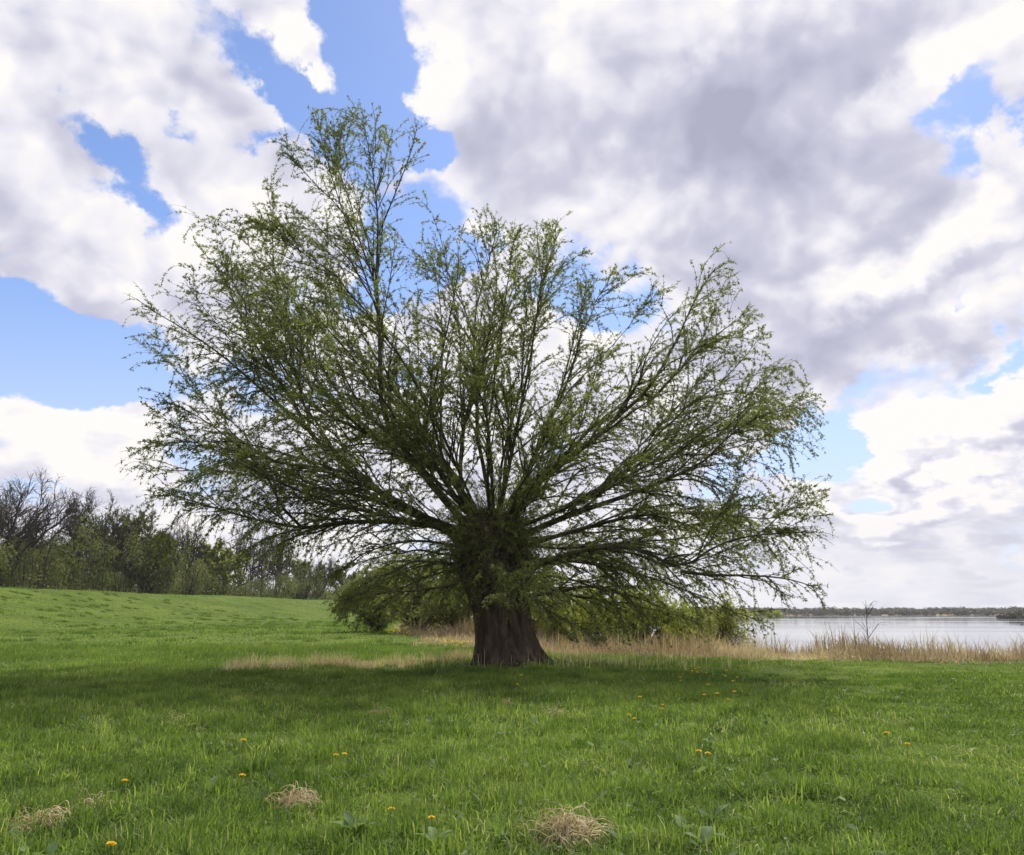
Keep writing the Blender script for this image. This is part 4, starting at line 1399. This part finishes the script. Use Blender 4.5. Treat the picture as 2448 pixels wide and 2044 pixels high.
# ---------------------------------------------------------------- dandelions
rng = np.random.default_rng(61)
DAND = [
    (581, 1770, 'dandelion alone in the grass, uppermost on the left side of the meadow'), (803, 1806, 'larger of two dandelions close together left of centre'), (823, 1804, 'smaller of two dandelions close together left of centre'),
    (579, 1855, 'dandelion on a pale stem straight below the uppermost left one'), (299, 1868, 'dandelion with flat head, highest one near the left edge'), (265, 2020, 'dandelion lowest in the photo, bottom left corner'),
    (936, 1935, 'largest dandelion, in the bottom centre foreground'), (1032, 1956, 'dandelion right of the largest one, left of the big straw tuft'), (1670, 1797, 'smaller dandelion of the pair beside the upright dock leaf'),
    (1692, 1802, 'larger dandelion of the pair beside the upright dock leaf'), (1583, 1695, 'lower dandelion of a touching pair below the yellow cluster'), (1584, 1686, 'upper dandelion of a touching pair below the yellow cluster'),
    (1504, 1710, 'tall dandelion left of the touching pair'), (1517, 1719, 'pale half closed dandelion just below the tall one'), (1530, 1667, 'pale dandelion alone in shade right of the trunk'),
    (1684, 1662, 'small dandelion below the middle of the yellow cluster'), (1714, 1659, 'small dandelion halfway between two others under the cluster'), (1742, 1673, 'orange dandelion lowest on the right under the cluster'),
    (1756, 1655, 'dandelion just above the orange one under the cluster'), (1693, 1638, 'double headed dandelion between the cluster and the lower flowers'), (1626, 1620, 'upper dandelion of two stacked left of the yellow cluster'),
    (1627, 1628, 'lower dandelion of two stacked left of the yellow cluster'), (1655, 1605, 'left edge dandelion of the dense yellow cluster'), (1662, 1600, 'middle dandelion of the dense yellow cluster'),
    (1671, 1597, 'top dandelion of the dense yellow cluster'), (1667, 1608, 'bottom dandelion of the dense yellow cluster'), (1689, 1609, 'dandelion just right of the dense yellow cluster'),
    (1737, 1604, 'dandelion highest on the right of the yellow cluster'), (1734, 1617, 'dandelion below the highest right one'), (1763, 1620, 'rightmost dandelion of the group behind the meadow flowers'),
    (1752, 1629, 'dandelion just lower left of the rightmost of its group'), (1246, 1615, 'upper of two dandelions in front of the trunk'), (1237, 1637, 'lower of two dandelions in front of the trunk'),
    (1405, 1596, 'dandelion in dark grass right of the trunk foot'), (2169, 1780, 'small dandelion farthest right in the short grass'), (2120, 1753, 'small dandelion in short grass, above left of the farthest right one'),
]
for (u, v, lab) in DAND:
    dr = ray(u, v)
    t = (CAMZ - 0.12) / -dr[2]
    hp = 0.11 if t < 11 else 0.16
    for _ in range(3):
        p = dr * t
        t = (CAMZ - hp - float(height(p[0], p[1]))) / -dr[2]
    p = dr * t
    gz = float(height(p[0], p[1]))
    hz = CAMZ + dr[2] * t - gz
    root = empty('dandelion', (p[0], p[1], gz))
    tag(root, lab, 'flower', 'dandelions in the meadow')
    ph = rng.random() * 6.28
    bx, by = .015 * math.cos(ph), .015 * math.sin(ph)
    sP = np.stack([np.linspace(-bx, 0, 5), np.linspace(-by, 0, 5), np.linspace(-.02, hz, 5)], 1)[None]
    V_, F_ = tubes(sP, np.full((1, 5), .0032), 5)
    mesh_obj('stem', V_, [F_], M_stem, root, tint=np.full(len(V_), rng.random()), smooth=True)
    npet = 90
    lay = rng.random(npet)
    pa = rng.random(npet) * 6.283
    pe = 0.15 + 1.25 * lay
    R0_ = (0.028 if t < 11 else 0.036) * (.85 + .3 * rng.random())
    dd = np.stack([np.cos(pa) * np.cos(pe), np.sin(pa) * np.cos(pe), np.sin(pe) * .62], 1)
    ww = np.stack([-np.sin(pa), np.cos(pa), np.zeros(npet)], 1) * .0042
    c0 = np.array([0, 0, hz])
    V_ = np.stack([c0 + dd * .003 - ww * .5, c0 + dd * .003 + ww * .5, c0 + dd * R0_ + ww, c0 + dd * R0_ - ww], 1).reshape(-1, 3)
    mesh_obj('flower_head', V_, [np.arange(npet * 4).reshape(npet, 4)], M_petal, root, tint=np.repeat(rng.random(npet), 4))


# ---------------------------------------------------------------- dock plants and straw tufts
def ground_pt(u, v):
    dr = ray(u, v)
    t = CAMZ / -dr[2]
    for _ in range(4):
        p = dr * t
        t = (CAMZ - float(height(p[0], p[1]))) / -dr[2]
    return dr[0] * t, dr[1] * t


def dock_leaf(rg, az, el, L, Wd, curl, mat, parent):
    """a broad dock leaf with a folded midrib and wavy edges"""
    n, m = 9, 5
    d = np.array([math.cos(az), math.sin(az), 0])
    sd = np.array([-math.sin(az), math.cos(az), 0])
    V_ = []
    pos = np.array([0, 0, 0.01])
    a = el
    ph = rg.random(2) * 6.28
    for i in range(n):
        t = i / (n - 1)
        w = Wd * (math.sin(math.pi * min(1, max(0.0, (t - .12) / .88)) ** 0.8) * 0.95 + 0.07)
        nrm = np.array([0, 0, 1]) * math.cos(a) - d * math.sin(a)
        for j in range(m):
            s = (j - 2) / 2
            V_.append(pos + sd * s * w / 2 + nrm * (abs(s) * w * .16 + .10 * w * math.sin(9 * t + ph[0] + s * 2) * abs(s)))
        pos = pos + (d * math.cos(a) + np.array([0, 0, 1]) * math.sin(a)) * L / (n - 1)
        a -= curl / (n - 1)
    V_ = np.array(V_)
    q = np.arange(n * m).reshape(n, m)
    F_ = np.stack([q[:-1, :-1], q[:-1, 1:], q[1:, 1:], q[1:, :-1]], -1).reshape(-1, 4)
    return mesh_obj('leaf', V_, [F_], mat, parent, tint=np.clip(np.full(n * m, rg.random()) + rg.normal(0, .05, n * m), 0, 1), smooth=True)


M_dock_b = leaf_mat('bright_dock_leaf', (0.13, 0.21, 0.03), (0.20, 0.30, 0.05), 0.5, 1.5, 0.45)
DOCK = [(1762, 1812, 1, .17, 'bright', 'single upright bright green dock leaf right of a dandelion pair'), (1697, 1788, 3, .13, '', 'grey green dock plant just left of the upright bright leaf'),
        (1622, 1842, 2, .13, '', 'dock plant with a pale drooping leaf below the dandelion pair'), (500, 1905, 2, .15, '', 'blue green dock leaf left of the small straw tuft'),
        (850, 2010, 6, .19, '', 'large dock rosette at the bottom, left of the big straw tuft'), (1492, 2036, 3, .17, '', 'crinkled pale dock leaf beside the big straw tuft'),
        (1640, 2005, 2, .17, '', 'dock plant with a big pointed leaf near the bottom, right of the straw tuft'), (1705, 1975, 5, .14, '', 'ragged pale dock rosette right of the big pointed leaf'),
        (1688, 2040, 3, .18, '', 'dock plant cut by the bottom edge below the ragged rosette'), (1210, 1835, 3, .12, '', 'small dock plant in the middle of the foreground grass'),
        (1030, 1850, 2, .13, '', 'narrow pale dock leaf right of the close pair of dandelions'), (1040, 2035, 5, .14, '', 'dark dock rosette at the bottom edge left of the straw tuft'), (1510, 1848, 4, .12, '', 'dock plant with upturned leaves in the centre right foreground')]
rng = np.random.default_rng(71)
for (u, v, nlv, L, kind, lab) in DOCK:
    x, y = ground_pt(u, v)
    L *= 1.1
    root = empty('dock_plant', (x, y, float(height(x, y))))
    tag(root, lab, 'plant', 'dock plants in the meadow')
    a0 = rng.random() * 6.28
    for i in range(nlv):
        if kind:
            dock_leaf(rng, 2.0, 1.35, L, L * .42, .25, M_dock_b, root)
        else:
            dock_leaf(rng, a0 + i * 6.28 / nlv + rng.normal(0, .3), 1.0 + .35 * rng.random(), L * (.8 + .4 * rng.random()), L * .36, .9 + .6 * rng.random(), M_weed, root)

TUFT = [(1362, 2012, .21, 460, 'large collapsed tuft of straw coloured dead grass at the bottom centre'), (705, 1932, .16, 170, 'small grey straw tuft in the grass left of the largest dandelion'),
        (95, 1985, .15, 130, 'pale flattened straw tuft near the bottom left corner'), (1325, 1712, .13, 70, 'pale straw tuft in the grass below the willow trunk'), (905, 1715, .11, 45, 'tiny straw wisp left of the trunk in shaded grass'),
        (225, 1940, .10, 45, 'faint straw wisp between two left dandelions'), (1215, 1690, .11, 50, 'small straw wisp left of the pale straw tuft'), (410, 1735, .13, 50, 'thin straw wisp above the uppermost left dandelion')]
rng = np.random.default_rng(72)
for (u, v, rd, nb2, lab) in TUFT:
    x, y = ground_pt(u, v)
    g0 = float(height(x, y))
    a = rng.random(nb2) * 6.283
    q = np.minimum(rd * .50 * np.abs(rng.normal(0, 1, nb2)), rd * 1.6)
    st = np.stack([x + q * np.cos(a), y + q * np.sin(a), np.full(nb2, g0)], 1)
    el = rng.uniform(.95, 1.55, nb2)
    d = np.stack([np.cos(a) * np.cos(el), np.sin(a) * np.cos(el), np.sin(el)], 1)
    lb = (.15 + rd * 1.0) * (.45 + .9 * rng.random(nb2)) * (1.1 - .5 * np.minimum(q / rd, 1.2))
    Pb = grow(rng, st, norm(d + rng.normal(0, .25, (nb2, 3))), lb, 10, 2.6, .34)
    Pb[:, :, 2] = np.maximum(Pb[:, :, 2], g0 + .02)
    V_, F_ = tubes(Pb, np.full((nb2, 10), .0030) * np.linspace(1, .6, 10), 3)
    o = mesh_obj('dead_grass_tuft', V_, [F_], M_dry, tint=np.repeat(.25 + .75 * rng.random(nb2), 30), smooth=True, loc=(x, y, g0))
    tag(o, lab, 'grass tuft', 'dead grass tufts in the meadow')


# ---------------------------------------------------------------- thin air between the meadow and the far shore
M_air, ab = new_mat('air')
pv_ = ab.n('ShaderNodeVolumePrincipled')
pv_.inputs['Color'].default_value = rgb(0.93, 0.94, 0.97)
pv_.inputs['Density'].default_value = 0.00014
pv_.inputs['Anisotropy'].default_value = 0.2
ao_ = ab.n('ShaderNodeOutputMaterial')
ab.l(pv_.outputs[0], ao_.inputs['Volume'])
bx0, bx1, by0, by1, bz0, bz1 = -420, 720, -60, 780, -5.0, 27.0
HV = np.array([(x_, y_, z_) for z_ in (bz0, bz1) for y_ in (by0, by1) for x_ in (bx0, bx1)], float)
haze = mesh_obj('haze', HV, [np.array([[0, 2, 3, 1], [4, 5, 7, 6], [0, 1, 5, 4], [2, 6, 7, 3], [0, 4, 6, 2], [1, 3, 7, 5]])], M_air)
tag(haze, 'thin spring haze over the meadow and the lake', 'haze', kind='stuff')
